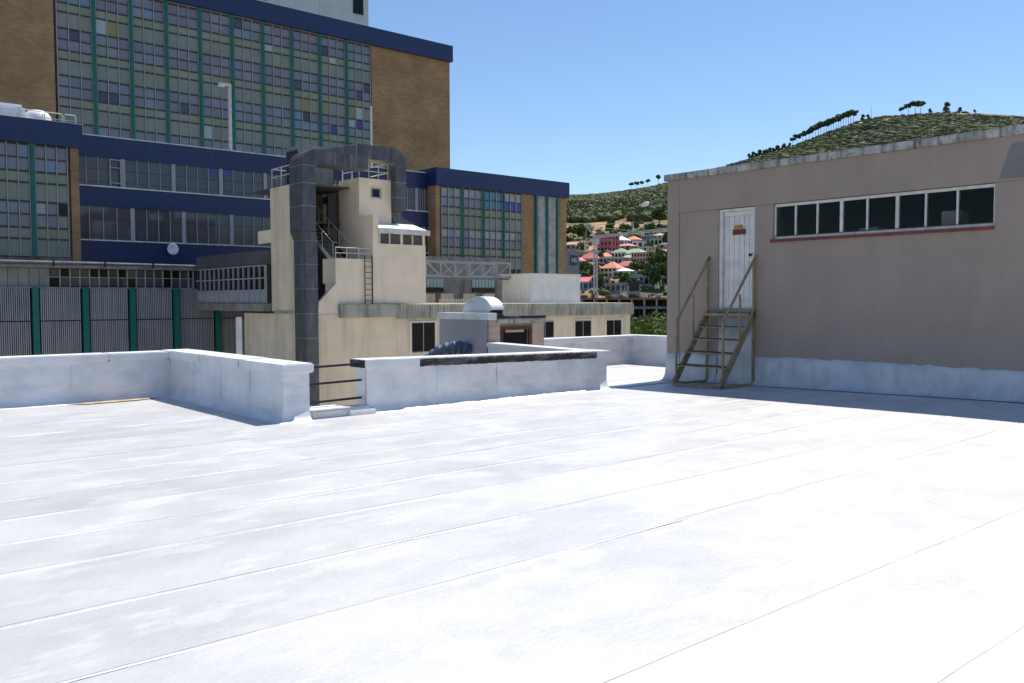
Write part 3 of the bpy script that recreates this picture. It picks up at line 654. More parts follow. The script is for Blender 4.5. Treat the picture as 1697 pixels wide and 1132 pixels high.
# tanks and rail
for x0, x1, z1, lab in ((8.2, 12.25, 13.45, 'long white water tank on the left wing roof'), (12.3, 13.85, 13.45, 'short domed white water tank beside the long one')):
    m = MB(); prof = []
    K = 14; y0, y1 = 59.2, 61.2
    if x1-x0 > 2:
        tag(box('water_tank', 'tank', x0, x1, y0, y1, 12.1, z1, bevel=.18), lab, 'tank', 'roof tanks')
    else:
        cxx, r_ = (x0+x1)/2, (x1-x0)/2
        m.tube([(cxx, 60.2, 12.1), (cxx, 60.2, 13.0), (cxx, 60.2, 13.22), (cxx, 60.2, 13.36), (cxx, 60.2, 13.43)], lambda j: (r_, r_, r_*.8, r_*.5, .05)[j], 24)
        tag(m.build('water_tank', 'tank', smooth=True), lab, 'tank', 'roof tanks')
rl = thing('roof_railing', 'pale tubular railing along the left wing roof edge', 'railing')
for x0 in (6.2, 8.3, 10.4, 11.55, 12.9, 13.95):
    x1 = {6.2: 8.2, 8.3: 10.3, 10.4: 11.45, 11.55: 12.8, 12.9: 13.85, 13.95: 14.6}[x0]
    MB().tube([(x0, 57.6, 12.1), (x0, 57.6, 12.75), (x0+.06, 57.6, 12.85), (x1-.06, 57.6, 12.85), (x1, 57.6, 12.75), (x1, 57.6, 12.1)], .028, 6).build('hoop', 'rail', rl); MB().tube([(x0, 57.6, 12.5), (x1, 57.6, 12.5)], .02, 6).build('mid_bar', 'rail', rl)

# podium with louvres
YP = 54.0
pd = thing('louvred_podium', 'low podium clad in grey vertical louvres between teal posts', 'building')
MB().box(2, 26, YP+.35, YP+2.6, -14, 3.5).build('core_wall', 'slat_dark', pd)
posts = [11.35+2.585*i for i in range(-3, 6)]
for i, x in enumerate(posts):
    piece('post', 'teal', x-.16, x+.16, YP-.18, YP+.3, -3, 2.40, pd)
    a = x+.30; nsl = 20
    for j in range(nsl):
        xs_ = a+j*(1.99/ (nsl-1))
        if xs_ > 25.8 or xs_ < 8.8: continue
        for z0, z1 in ((.56, 2.36), (-3, .50)): piece('slat', 'slat', xs_-.031, xs_+.031, YP-.02+random.uniform(-.01, .01), YP+.14, z0, z1, pd)
piece('head_rail', 'gutter', 2, 20.3, YP-.05, YP+.3, 2.362, 2.44, pd)
x = 8.0; random.seed(3)
while x < 20.2:
    x2 = min(20.25, x+.52)
    if x < 12.0: piece('wall_panel', 'palepanel', x+.012, x2-.012, YP+.2, YP+.3, 2.45, 3.48, pd)
    else:
        for z0, z1 in ((2.5, 2.98), (3.03, 3.46)):
            piece('pane', random.choice(['pane_black', 'pane_grey', 'pane_grey']), x+.03, x2-.03, YP+.24, YP+.27, z0, z1, pd)
        piece('mullion', 'paleframe', x2-.028, x2+.028, YP+.12, YP+.29, 2.45, 3.48, pd)
    x = x2
piece('transom', 'paleframe', 12.0, 20.2, YP+.14, YP+.285, 2.985, 3.025, pd)
piece('gutter', 'gutter', 2, 20.35, YP-.35, YP+.3, 3.5, 3.66, pd); MB().tube([(2, YP-.42, 3.84), (14, YP-.42, 3.82), (20.35, YP-.42, 3.78)], .06, 8).build('pipe', 'gutter', pd)
MB().box(2, 20.3, YP+.3, YP+2.8, 3.67, 3.74).build('roof', 'darkroof', pd)
for x in (9.5, 12.2, 14.9, 17.6): piece('pipe_bracket', 'knob', x, x+.08, YP-.5, YP-.3, 3.6, 3.9, pd)

# glazed walkway bridge from the podium to the cream building
wk = thing('walkway_bridge', 'glazed grey walkway bridge joining the louvred podium and the cream tower', 'bridge')
XB = 20.35; Y0, Y1 = 44.1, 53.9
MB().box(XB+.12, XB+3.2, Y0, Y1, 1.5, 3.55).build('core', 'slat_dark', wk)
nb = 14; st_ = (Y1-Y0)/nb
for i in range(nb):
    a = Y0+i*st_
    piece('mullion', 'paleframe', XB-.03, XB+.1, a-.03, a+.03, 1.52, 3.53, wk)
    for z0, z1 in ((2.24, 2.82), (2.89, 3.5)): piece('pane', 'pane_black', XB+.06, XB+.09, a+.05, a+st_-.05, z0, z1, wk)
    piece('wall_panel', 'greyblue', XB+.03, XB+.09, a+.04, a+st_-.04, 1.52, 2.17, wk)
for z in (2.205, 2.855, 3.53): piece('rail', 'paleframe', XB-.04, XB+.11, Y0, Y1, z-.032, z+.032, wk)
piece('base_beam', 'concrete', XB-.08, XB+3.3, Y0, Y1, 1.06, 1.49, wk); piece('roof_fascia', 'darkroof', XB+.05, XB+3.3, Y0, Y1, 3.58, 4.35, wk)
tag(MB().box(13.5, 13.66, 30.0, 30.16, -14, 1.05).build('white_post', 'ledge'), 'plain white post in front of the louvred podium', 'post').location = (-.72, 0, 0)

# ------------------------------------------------------------------ cream building
cb = thing('cream_building', 'cream rendered service building with corrugated eaves and a small stair tower', 'building')
MB().box(20.69, 43.85, 39, 47.6, -14, .95).build('lower_wall', 'cream_dirty', cb)
MB().box(25.1, 43.8, 39.02, 47.5, .952, 1.36).build('upper_wall', 'cream_dirty', cb)
piece('roof_edge', 'black', 20.62, 21.3, 43.6, 47.6, .952, 1.06, cb); piece('roof_edge', 'asbestos', 20.6, 20.9, 41.2, 43.6, .953, 1.08, cb)
MB().box(20.67, 21.2, 40.2, 41.4, .953, 1.42).build('upstand', 'cream_dirty', cb)
for a, b in ((21.92, 22.9), (22.91, 23.6), (23.61, 25.2)): piece('fascia_board', 'asbestos', a, b, 38.8, 39.0, .76, 1.44, cb)
def corrug(x0, x1, yf, yb, z0, z1, pitch, amp, name, mat, parent, face='y', n=4):
    m = MB(); k = int((x1-x0)/pitch*n)
    for i in range(k+1):
        x = x0+(x1-x0)*i/k; d = amp*math.sin(2*math.pi*i/n)
        if face == 'y': m.v += [(x, yf+d, z0), (x, yf+d, z1+d*.6), (x, yb, z1+d*.6+.03)]
        else: m.v += [(yf+d, x, z0), (yf+d, x, z1), (yf+d+.02, x, z1)]
    for i in range(k):
        for t in range(2): q = i*3+t; m.f.append((q, q+3, q+4, q+1))
    return m.build(name, mat, parent, smooth=False, fix=False)
x = 25.2
for x2 in (28.3, 31.6, 34.9, 38.3, 41.3, 43.95): corrug(x+.01, x2, 38.8, 47, .66, 1.42, .19, .03, 'corrugated_fascia', 'asbestos', cb); x = x2
# windows of the long wall
def window(th, x0, x1, y, z0, z1, n=2, mat='pane_black', sill=True):
    wd = box('window', 'paleframe', x0, x1, y-.05, y-.01, z0, z0+.05, th)
    piece('frame', 'paleframe', x0, x1, y-.05, y-.01, z1-.05, z1, wd)
    for i in range(n+1):
        a = x0+(x1-x0-.04)*i/n; piece('mullion', 'paleframe', a, a+.04, y-.05, y-.01, z0+.051, z1-.051, wd)
    for i in range(n):
        a = x0+(x1-x0)*i/n; piece('pane', mat, a+.045, a+(x1-x0)/n-.005, y-.03, y-.005, z0+.051, z1-.051, wd)
    return wd
for x0, x1, z0, z1 in ((26.27, 27.85, -1.2, .46), (38.61, 40.08, -.75, .34), (41.48, 42.94, -.77, .33), (35.3, 36.8, -.7, .34), (22.98, 23.3, -4.6, -2.45)): window(cb, x0, x1, 39, z0, z1)
for x0, x1, z0, z1 in ((26.17, 27.95, -1.3, .52), (38.5, 40.2, -.85, .42), (41.38, 43.04, -.87, .41)):
    piece('reveal', 'cream', x0, x0+.1, 38.94, 38.999, z0, z1, cb); piece('reveal', 'cream', x1-.1, x1, 38.94, 38.999, z0, z1, cb); piece('reveal', 'cream', x0+.1, x1-.1, 38.94, 38.999, z1-.07, z1, cb)
# upper boxes
MB().box(21.92, 23.93, 39.03, 40.35, 1.45, 3.76).build('terrace_wall', 'cream', cb)
MB().prism([(20.75, 39.03, .96), (21.915, 39.03, .96), (21.915, 39.03, 2.6), (21.80, 39.03, 2.5), (20.85, 39.03, 1.56)], (0, .2, 0)).build('stair_wing_wall', 'cream', cb)
MB().box(21.78, 21.915, 39.031, 40.35, 2.5, 3.761).build('terrace_edge', 'cream', cb)
MB().box(23.95, 27.26, 39.0, 43, 1.46, 4.6).build('lookout_wall', 'cream', cb); MB().box(23.951, 24.28, 38.98, 40.40, 4.601, 6.08).build('fin_wall', 'cream', cb)
MB().box(24.4, 27.15, 39.2, 43, 4.601, 5.14).build('lookout_core', 'pane_black', cb)
for a, b in ((24.36, 24.42), (24.98, 25.03), (25.68, 25.82), (26.42, 26.47), (27.1, 27.22)): piece('window_post', 'cream', a, b, 39.02, 39.2, 4.6, 5.14, cb)
for a, b in ((24.42, 24.98), (25.03, 25.68), (25.82, 26.42), (26.47, 27.1)): piece('pane', 'pane_grey', a, b, 39.1, 39.14, 4.62, 5.13, cb)
lr = MB().prism([(24.29, 38.88, 5.15), (24.29, 38.88, 5.38), (24.29, 40.40, 5.82), (24.29, 40.40, 5.15)], (3.1, 0, 0)).build('lookout_roof', 'roofwhite', cb)
piece('eave_board', 'ledge', 24.25, 27.45, 38.83, 38.875, 5.12, 5.40, lr)
MB().box(24.0, 26.0, 40.41, 42.5, 1.0, 8.14).build('tower_wall', 'cream', cb)
MB().box(24.3, 27.5, 42.501, 47.5, 1.0, 8.10).build('tower_wall', 'cream', cb)
sw = window(cb, 24.75, 25.28, 40.41, 7.12, 7.64, 1); piece('reveal', 'tanbrick', 25.281, 25.36, 40.36, 40.409, 7.08, 7.66, sw)
MB().box(20.70, 21.88, 41.4, 44.05, .954, 7.63).build('duct_tower_wall', 'cream_dirty', cb)
MB().box(20.72, 21.0, 44.051, 45.7, 4.75, 5.45).build('side_block', 'cream', cb)
MB().box(21.881, 24.3, 44.9, 45.2, 1, 8.0).build('recess_wall', 'concrete', cb)
dr = box('door', 'paleframe', 24.24, 24.295, 43.15, 44.2, 5.92, 7.66, cb); piece('frame', 'brown_frame', 24.2, 24.294, 44.2, 44.3, 5.92, 7.74, dr); piece('frame', 'brown_frame', 24.2, 24.294, 43.15, 44.2, 7.661, 7.74, dr)
piece('vent', 'brown_frame', 24.22, 24.295, 44.45, 44.75, 7.1, 7.5, cb); MB().tube([(23.95, 42.6, 8.1), (23.95, 42.6, 4.0)], .05, 6).build('drain_pipe', 'rust', cb)
MB().box(20.9, 24.2, 41.41, 47, 7.632, 7.72).build('plant_platform', 'darkroof', cb)
MB().box(22.0, 24.2, 42.6, 44.89, 5.8, 5.9).build('landing', 'darkroof', cb)
# ladder
ld = thing('wall_ladder', 'thin steel ladder on the cream wall below the terrace', 'ladder')
for x in (23.42, 23.85): MB().bar((x, 38.94, 1.45), (x, 38.94, 3.95), .035).build('stile', 'knob', ld)
for i in range(8): MB().bar((23.42, 38.94, 1.62+i*.29), (23.85, 38.94, 1.62+i*.29), .028).build('rung', 'knob', ld)
# outside stair in the recess
os_ = thing('access_stair', 'steel access stair descending from the upper door of the cream building', 'stairs')
for x in (22.35, 23.35): MB().bar((x, 43.6, 5.75), (x, 40.3, 3.65), .05, .22).build('stringer', 'rail' if x < 23 else 'knob', os_)
for i in range(9): f_ = (i+.5)/9; piece('tread', 'gutter', 22.38, 23.32, 43.6-3.3*f_-.13, 43.6-3.3*f_+.13, 5.85-2.1*f_, 5.88-2.1*f_, os_)
for x in (22.35, 23.35):
    MB().tube([(x, 43.6, 6.7), (x, 40.3, 4.65), (x, 39.9, 4.6)], .025, 6).build('handrail', 'rail', os_)
    for f_ in (0, .33, .66, 1): MB().tube([(x, 43.6-3.3*f_, 5.8-2.1*f_), (x, 43.6-3.3*f_, 6.72-2.1*f_)], .02, 6).build('baluster', 'rail', os_)
tr = thing('terrace_railing', 'low grey railing on the cream terrace', 'railing')
for z in (4.05, 4.32): MB().tube([(21.85, 39.15, z), (23.93, 39.15, z)], .025, 6).build('bar', 'rail', tr)
for x in (21.85, 22.5, 23.2, 23.9): MB().tube([(x, 39.15, 3.76), (x, 39.15, 4.34)], .025, 6).build('post', 'rail', tr)
# ducts
def seams_box(th, x0, x1, y0, y1, zs, mat='duct'):
    for a, b in zip(zs[:-1], zs[1:]):
        piece('duct_section', mat, x0, x1, y0, y1, a+.01, b-.01, th); piece('flange', 'duct_seam', x0-.02, x1+.02, y0-.02, y1+.02, b-.012, b+.012, th)
dv = thing('exhaust_duct', 'tall dark galvanised duct rising past the corner of the cream building', 'duct', 'ventilation ducts')
seams_box(dv, 19.82, 20.46, 38.4, 39.62, [-14, -9, -5.2, -3.3, -1.5, -.2, 1.0, 2.2, 3.4, 4.55]); 
MB().hexa([(19.82, 38.4, 4.56), (20.46, 38.4, 4.56), (20.46, 39.62, 4.56), (19.82, 39.62, 4.56), (19.68, 38.4, 4.98), (20.40, 38.4, 4.98), (20.40, 39.72, 4.98), (19.68, 39.72, 4.98)]).build('duct_offset', 'duct', dv)
seams_box(dv, 19.68, 20.40, 38.4, 39.72, [4.99, 6.2, 7.3, 8.15])
MB().prism([(19.68, 38.4, 8.16), (20.4, 38.4, 8.16), (20.62, 38.4, 8.25), (20.75, 38.4, 8.3), (20.75, 38.4, 8.98), (20.3, 38.4, 8.95), (19.9, 38.4, 8.75), (19.70, 38.4, 8.5)], (0, 1.32, 0)).build('elbow', 'duct', dv)
for a, b in ((20.76, 21.5), (21.52, 22.4), (22.42, 23.4)): piece('duct_section', 'duct', a, b, 38.5, 39.6, 8.28, 8.92, dv); piece('flange', 'duct_seam', b-.005, b+.025, 38.48, 39.62, 8.26, 8.94, dv)
d2 = thing('exhaust_duct', 'dark duct arching over the cream stair tower and dropping behind the lookout', 'duct', 'ventilation ducts')
MB().hexa([(21.6, 39.65, 8.75), (23.55, 39.9, 9.0), (23.55, 40.9, 9.0), (21.6, 41, 8.75), (21.6, 39.65, 9.25), (23.55, 39.9, 9.72), (23.55, 40.9, 9.72), (21.6, 41, 9.25)]).build('duct_taper', 'duct', d2)
for a, b in ((23.57, 24.6), (24.62, 25.7)): piece('duct_section', 'duct', a, b, 39.9, 40.9, 9.06, 9.80, d2)
piece('flange', 'duct_seam', 23.54, 23.58, 39.88, 40.92, 9.0, 9.82, d2)
def elbow(cx, cz, r0, r1, a0, a1, y0, y1, parent, mat='duct', n=8):
    m = MB(); P = []
    for i in range(n+1):
        a = a0+(a1-a0)*i/n
        for r_, yy in ((r0, y0), (r1, y0), (r1, y1), (r0, y1)): m.v.append((cx+r_*math.cos(a), yy, cz+r_*math.sin(a)))
    for i in range(n):
        for t in range(4): q = i*4; m.f.append((q+t, q+(t+1) % 4, q+4+(t+1) % 4, q+4+t))
    m.f += [(0, 1, 2, 3), (n*4+3, n*4+2, n*4+1, n*4)]
    return m.build('elbow', mat, parent)
elbow(25.72, 8.85, .21, .95, R(90), R(0), 39.9, 40.9, d2)
seams_box(d2, 25.93 if False else 26.02, 26.67, 39.95, 40.85, [6.5, 7.2, 8.0, 8.85])
elbow(27.1, 6.5, .43, 1.08, R(180), R(240), 40.45, 41.3, d2)
MB().hexa([(26.55, 40.45, 5.56), (27.0, 40.45, 5.2), (27.0, 41.3, 5.2), (26.55, 41.3, 5.56), (26.9, 40.45, 6.13), (27.9, 40.45, 5.75), (27.9, 41.3, 5.75), (26.9, 41.3, 6.13)]).build('duct_section', 'duct', d2)
ah = thing('air_handler', 'pale box unit with a dark side panel behind the tall duct', 'air handler')
MB().box(21.6, 23.5, 42.2, 44.0, 7.75, 9.85).build('cabinet', 'palepanel', ah, bevel=.03); MB().box(21.53, 21.598, 42.6, 43.8, 7.9, 9.6).build('panel', 'slat_dark', ah)
pr_ = thing('platform_railing', 'pale tubular railing around the roof platform of the cream building', 'railing')
def hoop(pts): MB().tube(pts, .03, 6).build('rail', 'rail', pr_)
for z in (8.2, 8.65): hoop([(20.8, 41.6, z), (20.8, 44.0, z), (22.3, 44.05, z)])
for y_ in (41.7, 42.9, 44.0): hoop([(20.8, y_, 7.63), (20.8, y_, 8.66)])
for z in (8.55, 9.05): hoop([(24.1, 42.3, z), (24.1, 40.55, z), (25.9, 40.55, z), (25.9, 42.3, z)])
for x, y_ in ((24.1, 42.3), (24.1, 41.3), (24.1, 40.55), (24.7, 40.55), (25.3, 40.55), (25.9, 40.55)): hoop([(x, y_, 8.1), (x, y_, 9.06)])
# truss and corrugated shed behind
ts = thing('truss_bridge', 'white steel lattice truss spanning beside the cream lookout', 'bridge')
TX0, TX1, TY, TZ0, TZ1 = 30.8, 37.55, 44.0, 3.13, 4.06
for y_ in (TY, TY+1.6):
    for z in (TZ0, TZ1): MB().bar((TX0, y_, z), (TX1, y_, z), .075).build('chord', 'paleframe', ts)
    for i in range(7):
        x = TX0+(TX1-TX0)*i/6
        MB().bar((x, y_, TZ0), (x, y_, TZ1), .055).build('upright', 'paleframe', ts)
        if i < 6:
            x2 = TX0+(TX1-TX0)*(i+1)/6; MB().bar((x, y_, TZ1 if i < 2 else TZ0), (x2, y_, TZ0 if i < 2 else TZ1), .05).build('diagonal', 'paleframe', ts)
piece('deck', 'concrete', TX0, TX1, TY+.1, TY+1.5, 2.98, 3.07, ts)
bk = thing('rear_podium', 'grey stained podium wall with pale blue panels behind the truss', 'building')
MB().box(27, 42.5, 50, 56, -14, 4.7).build('wall', 'concrete', bk)
for a, b in ((33.0, 36.4), (39.0, 41.1)):
    k = int((b-a)/.27)
    for i in range(k): piece('wall_panel', 'spandrel_blue', a+(b-a)*i/k+.03, a+(b-a)*(i+1)/k-.03, 49.92, 49.99, 2.55, 3.45, bk)
    piece('sill', 'knob', a, b, 49.88, 49.99, 2.2, 2.5, bk)
for i, x in enumerate((33.3, 34.6, 36.2, 38.2, 40.0)): piece('wall_panel', 'cream_dirty', x, x+1.1, 49.93, 49.99, 1.2, 2.1, bk)
for i in range(22): piece('slat', 'ledge', 34.6+i*.2, 34.7+i*.2, 47.9, 47.95, 1.3, 1.72, bk)
sh = thing('roof_shed', 'white corrugated sheet shed standing on the cream building roof', 'shed')
corrug(37.66, 42.02, 42.0, 42.02, 1.38, 3.26, .24, .022, 'front_sheet', 'whitesheet', sh, n=4)
corrug(42.0, 44.9, 37.64, 0, 1.38, 3.26, .24, .022, 'side_sheet', 'whitesheet', sh, face='x', n=4)
MB().box(37.7, 42.0, 42.06, 44.9, 1.38, 3.2).build('frame', 'whitesheet', sh)
MB().box(37.5, 42.1, 41.88, 45.0, 3.262, 3.36).build('roof', 'roofwhite', sh); MB().box(37.6, 37.72, 41.93, 42.03, 1.38, 3.258).build('corner_trim', 'roofwhite', sh)
MB().box(41.95, 42.06, 41.93, 42.03, 1.38, 3.257).build('corner_trim', 'roofwhite', sh)

# small housing with the brown window and the cowl
hs = thing('vent_housing', 'small tan and lilac housing with a red brown window and blackened roof edge', 'housing')
MB().box(12.0, 13.66, 14.84, 16.6, -1, 1.20).build('wall', 'taupe', hs)
MB().box(11.985, 11.999, 14.84, 16.6, -.5, 1.2).build('side_wall', M('lilac_grey_paint', (.40, .37, .39), (.35, .325, .345), 1.5, .8), hs)
MB().box(12.02, 12.34, 14.80, 14.839, .5, 1.2).build('block_pier', 'tanbrick', hs); MB().box(13.3, 13.66, 14.80, 14.839, .4, 1.12).build('block_pier', 'tanbrick', hs)
for z in (.72, .9, 1.06): piece('joint', 'taupe', 12.03, 12.335, 14.797, 14.8, z, z+.012, hs)
bwn = box('window', 'brownwood', 12.36, 13.28, 14.79, 14.838, .98, 1.04, hs)
for a, b in ((12.36, 12.42), (13.2, 13.28), (13.12, 13.15)): piece('frame', 'brownwood', a, b, 14.79, 14.838, .3, .979, bwn)
piece('pane', 'pane_black', 12.42, 13.12, 14.815, 14.836, .3, .98, bwn); piece('blind', 'tanbrick', 12.5, 13.05, 14.811, 14.814, .92, .975, bwn)
box('parapet', 'coping', 11.94, 12.22, 14.75, 16.65, 1.205, 1.36, hs, bevel=.015); box('lintel', 'weathered', 12.23, 13.7, 14.74, 15.0, 1.125, 1.235, hs, bevel=.015)
MB().box(12.24, 13.68, 14.745, 15.1, 1.236, 1.29).build('bitumen_edge', 'bitumen', hs); MB().box(12.225, 12.38, 14.73, 14.95, 1.24, 1.34).build('bitumen_edge', 'bitumen', hs)
cw = thing('vent_cowl', 'curved galvanised vent cowl on top of the lilac housing', 'vent')
m = MB(); poly = [(15.5+.53*math.cos(R(t)), 1.37+.36*math.sin(R(t))) for t in range(0, 171, 10)]+[(15.12, 1.365)]
m.prism([(12.25, a, b) for a, b in poly], (.36, 0, 0)); m.build('hood', 'hood', cw)
MB().prism([(12.265, 15.55, 1.363), (12.265, 15.1, 1.363), (12.265, 15.0, 1.40), (12.265, 15.04, 1.33), (12.265, 15.2, 1.27), (12.265, 15.5, 1.27)], (.33, 0, 0)).build('mouth', 'slat_dark', cw)
MB().box(12.3, 12.56, 15.2, 15.8, 1.2, 1.358).build('neck', 'slat_dark', cw)
fh = thing('flexible_duct', 'ribbed blue grey flexible duct curving out of the lilac wall', 'duct')
pth = [(11.95, 15.45, .50), (11.8, 15.5, .58), (11.62, 15.62, .58), (11.45, 15.85, .48), (11.35, 16.1, .30), (11.3, 16.3, .0), (11.3, 16.4, -.4)]
fine = []
for a, b in zip(pth[:-1], pth[1:]):
    for k in range(9): fine.append(Vector(a).lerp(Vector(b), k/9))
MB().tube(fine, lambda j: .15+.022*math.sin(j*1.26), 12).build('hose', 'hose', fh, smooth=True)

# cladded block with the sign
nb_ = thing('cladded_block', 'blue grey clad block with a square navy sign behind the right wing', 'building')
MB().box(56.9, 60.05, 60, 66, -14, 6.34).build('wall', 'claddingblue', nb_)
sgn = MB().box(58.80, 59.74, 59.93, 59.98, 4.97, 5.9).build('sign', 'signnavy', nb_)
def text(s, size, loc, mat, parent):
    cu = bpy.data.curves.new('lettering', 'FONT'); cu.body = s; cu.size = size; cu.extrude = .01; cu.align_x = 'CENTER'; cu.align_y = 'CENTER'
    o = bpy.data.objects.new('tmp', cu); COL.objects.link(o); dg = bpy.context.evaluated_depsgraph_get(); me = bpy.data.meshes.new_from_object(o.evaluated_get(dg))
    bpy.data.objects.remove(o); me.materials.clear(); me.materials.append(MT[mat]); t = bpy.data.objects.new('lettering', me); COL.objects.link(t); t.location = loc; t.rotation_euler = (math.pi/2, 0, 0); t.parent = parent; return t
text('NS', .62, (59.27, 59.915, 5.42), 'signwhite', sgn)

# street lamp arm seen past the taupe building
sl = thing('street_lamp', 'street lamp with a pale head on a long arm beyond the taupe building', 'street lamp')
MB().tube([(60, 51.3, 10.22), (60, 50.2, 10.38), (60, 48.2, 10.45), (60, 47.4, 10.2), (60, 47.2, 9.4), (60, 47.2, -14)], .06, 8).build('pole', 'gutter', sl)
MB().tube([(60, 52.05, 10.08), (60, 51.9, 10.1), (60, 51.5, 10.18), (60, 51.2, 10.23)], lambda j: (.08, .19, .20, .1)[j], 10).build('lamp_head', 'tank', sl, smooth=True)

# ------------------------------------------------------------------ town, crane, building site, hill
def far(px, y, d):
    return EYE + (fwd*FPX + rgt*(px-848.5) - upv*(y-566))*(d/FPX)
WM = {}
def wallmat(c):
    if c not in WM: k_ = tuple(min(.8, v*1.18+.03) for v in c); WM[c] = M('house_paint_%d' % len(WM), k_, tuple(v*.85 for v in k_), .3, .85); MT['hw%d' % (len(WM))] = WM[c]
    return WM[c]
def house(px, ytop, ybase, wpx, wall, roof, kind, label, wins=(3, 1), rot=0.0, dep=8.0, roofh=.4):
    r = r_for(px, ybase); az = math.atan((px-848.5)/FPX); d = r*math.cos(az); s = d/FPX
    wd = wpx*s*1.12; H = (ybase-ytop)*s*1.08; rh = H*roofh if kind != 'flat' else .3; wh = H-rh
    g = ground_pt(px, r); zb = EYE.z+(497-ybase)*s
    th = thing('town_house', label, 'house', 'houses on the hillside', (g.x, g.y, zb)); th.rotation_euler = (0, 0, ang(px)-math.pi/2+rot-random.uniform(.25, .65))
    MB().box(-wd/2, wd/2, 0, dep, -5, wh).build('wall', wallmat(wall), th)
    o = .35
    if kind == 'hip':
        m = MB(); a = wd/2+o; rx = max(.3, a-(dep/2+o)*.9)
        m.v = [(-a, -o, wh), (a, -o, wh), (a, dep+o, wh), (-a, dep+o, wh), (-rx, dep/2, wh+rh), (rx, dep/2, wh+rh)]
        m.f = [(0, 1, 5, 4), (1, 2, 5), (2, 3, 4, 5), (3, 0, 4), (0, 3, 2, 1)]; m.build('roof', wallmat(roof), th)
    elif kind == 'gable':
        MB().prism([(-wd/2-o, -o, wh), (-wd/2-o, dep/2, wh+rh), (-wd/2-o, dep+o, wh)], (wd+2*o, 0, 0)).build('roof', wallmat(roof), th)
    else: MB().box(-wd/2-.15, wd/2+.15, -.15, dep+.15, wh, wh+.3).build('roof', wallmat(roof), th)
    nx, nz = wins
    for i in range(nx):
        for k in range(nz):
            cx = -wd/2+wd*(i+.5)/nx; z0 = wh*(k+.28)/nz; z1 = wh*(k+.8)/nz; hw = min(.75, wd/nx*.28)
            wn = MB().box(cx-hw, cx+hw, -.08, -.01, z0, z1).build('window', 'pane_black', th)
    for k in range(nz):
        for yy in (dep*.28, dep*.68): MB().box(wd/2+.01, wd/2+.08, yy-.6, yy+.6, wh*(k+.28)/nz, wh*(k+.8)/nz).build('window', 'pane_black', th)
    return th
red = (.42, .10, .085); pink = (.50, .19, .17); salmon = (.55, .22, .13); white = (.75, .74, .70); cream = (.60, .52, .38); green = (.24, .34, .19); lilac = (.42, .36, .36); greyb = (.30, .34, .38); tan = (.42, .33, .24); brown = (.3, .2, .13)
H = house
H(946, 402, 414, 17, tan, (.42, .24, .18), 'gable', 'tan house with a faded pink roof beside the brick wing', (2, 1))
H(961, 403, 416, 15, tan, (.36, .22, .17), 'hip', 'brown roofed house just left of the crane mast', (2, 1))
H(1001, 391, 420, 25, (.40, .09, .09), (.2, .12, .11), 'flat', 'deep red flat roofed building behind the crane mast', (4, 3), roofh=.1)
H(1024, 393, 410, 19, white, (.7, .68, .66), 'hip', 'white house with a white hipped roof', (4, 1))
H(1046, 393, 408, 20, (.5, .3, .27), salmon, 'hip', 'pink walled house with an orange roof beside the white one', (3, 1))
H(1056, 401, 414, 17, (.5, .5, .52), greyb, 'flat', 'pale grey cube house below the orange roof', (2, 1))
H(1069, 392, 406, 14, (.2, .26, .32), greyb, 'flat', 'slate blue flat house high on the slope', (3, 2))
H(1087, 397, 410, 19, (.36, .36, .24), (.3, .3, .25), 'flat', 'olive flat house near the taupe building edge', (3, 1))
H(1100, 384, 394, 14, cream, (.5, .42, .3), 'flat', 'small cream house highest beside the taupe wall', (2, 1))
H(1031, 405, 416, 27, lilac, pink, 'hip', 'house with a broad pink roof above the green roofs', (3, 1))
H(1076, 408, 416, 14, (.3, .25, .22), (.14, .12, .12), 'gable', 'small house with a dark roof', (2, 1))
H(1045, 414, 431, 34, (.5, .45, .38), green, 'hip', 'long house with a pale green hipped roof', (6, 1), roofh=.45)
H(1024, 413, 430, 22, (.52, .42, .34), (.18, .29, .22), 'hip', 'house with a dark green roof beside the pale green one', (4, 1), roofh=.4)
H(1060, 421, 444, 30, (.40, .29, .25), (.3, .22, .2), 'flat', 'brownish pink three storey block with many windows', (6, 3))
H(1070, 416, 428, 20, (.40, .30, .16), brown, 'flat', 'ochre flat building behind the many windowed block', (3, 1))
H(1094, 415, 431, 29, (.5, .4, .36), pink, 'hip', 'house with a wide pink roof next to the taupe wall', (4, 1))
H(1099, 426, 438, 20, white, (.8, .8, .78), 'gable', 'white gabled house below the wide pink roof', (3, 1))
H(975, 420, 440, 28, lilac, red, 'hip', 'lilac house with a red roof left of the crane mast', (4, 1), roofh=.5)
H(1000, 420, 432, 22, cream, salmon, 'hip', 'cream house with an orange hipped roof right of the crane mast', (3, 1), roofh=.55)
H(981, 417, 423, 20, white, (.8, .8, .78), 'flat', 'white flat roofed house behind the crane mast', (3, 1))
H(971, 436, 452, 24, (.45, .4, .36), red, 'hip', 'low red roofed house above the blue house', (3, 1), roofh=.5)
H(1012, 428, 440, 36, (.4, .38, .35), (.62, .64, .62), 'flat', 'long building with a pale sheet roof', (6, 1))
H(1008, 436, 460, 27, cream, salmon, 'hip', 'cream two storey house with a salmon roof and dark balcony', (4, 2), roofh=.42)
H(1034, 434, 449, 31, (.3, .36, .33), red, 'hip', 'house with a long dark red roof', (4, 1), roofh=.55)
H(1029, 446, 462, 27, cream, white, 'hip', 'cream house with a white hipped roof', (3, 1), roofh=.3)
H(966, 461, 483, 17, (.17, .29, .50), (.5, .14, .12), 'gable', 'blue house with a red roof beside the white shed', (2, 1), roofh=.35)
H(1062, 457, 477, 44, (.30, .31, .32), (.36, .38, .4), 'flat', 'long grey block above the building site', (5, 1))
H(1078, 452, 458, 20, (.5, .45, .4), (.65, .6, .55), 'flat', 'low pale building behind the grey block', (3, 1))
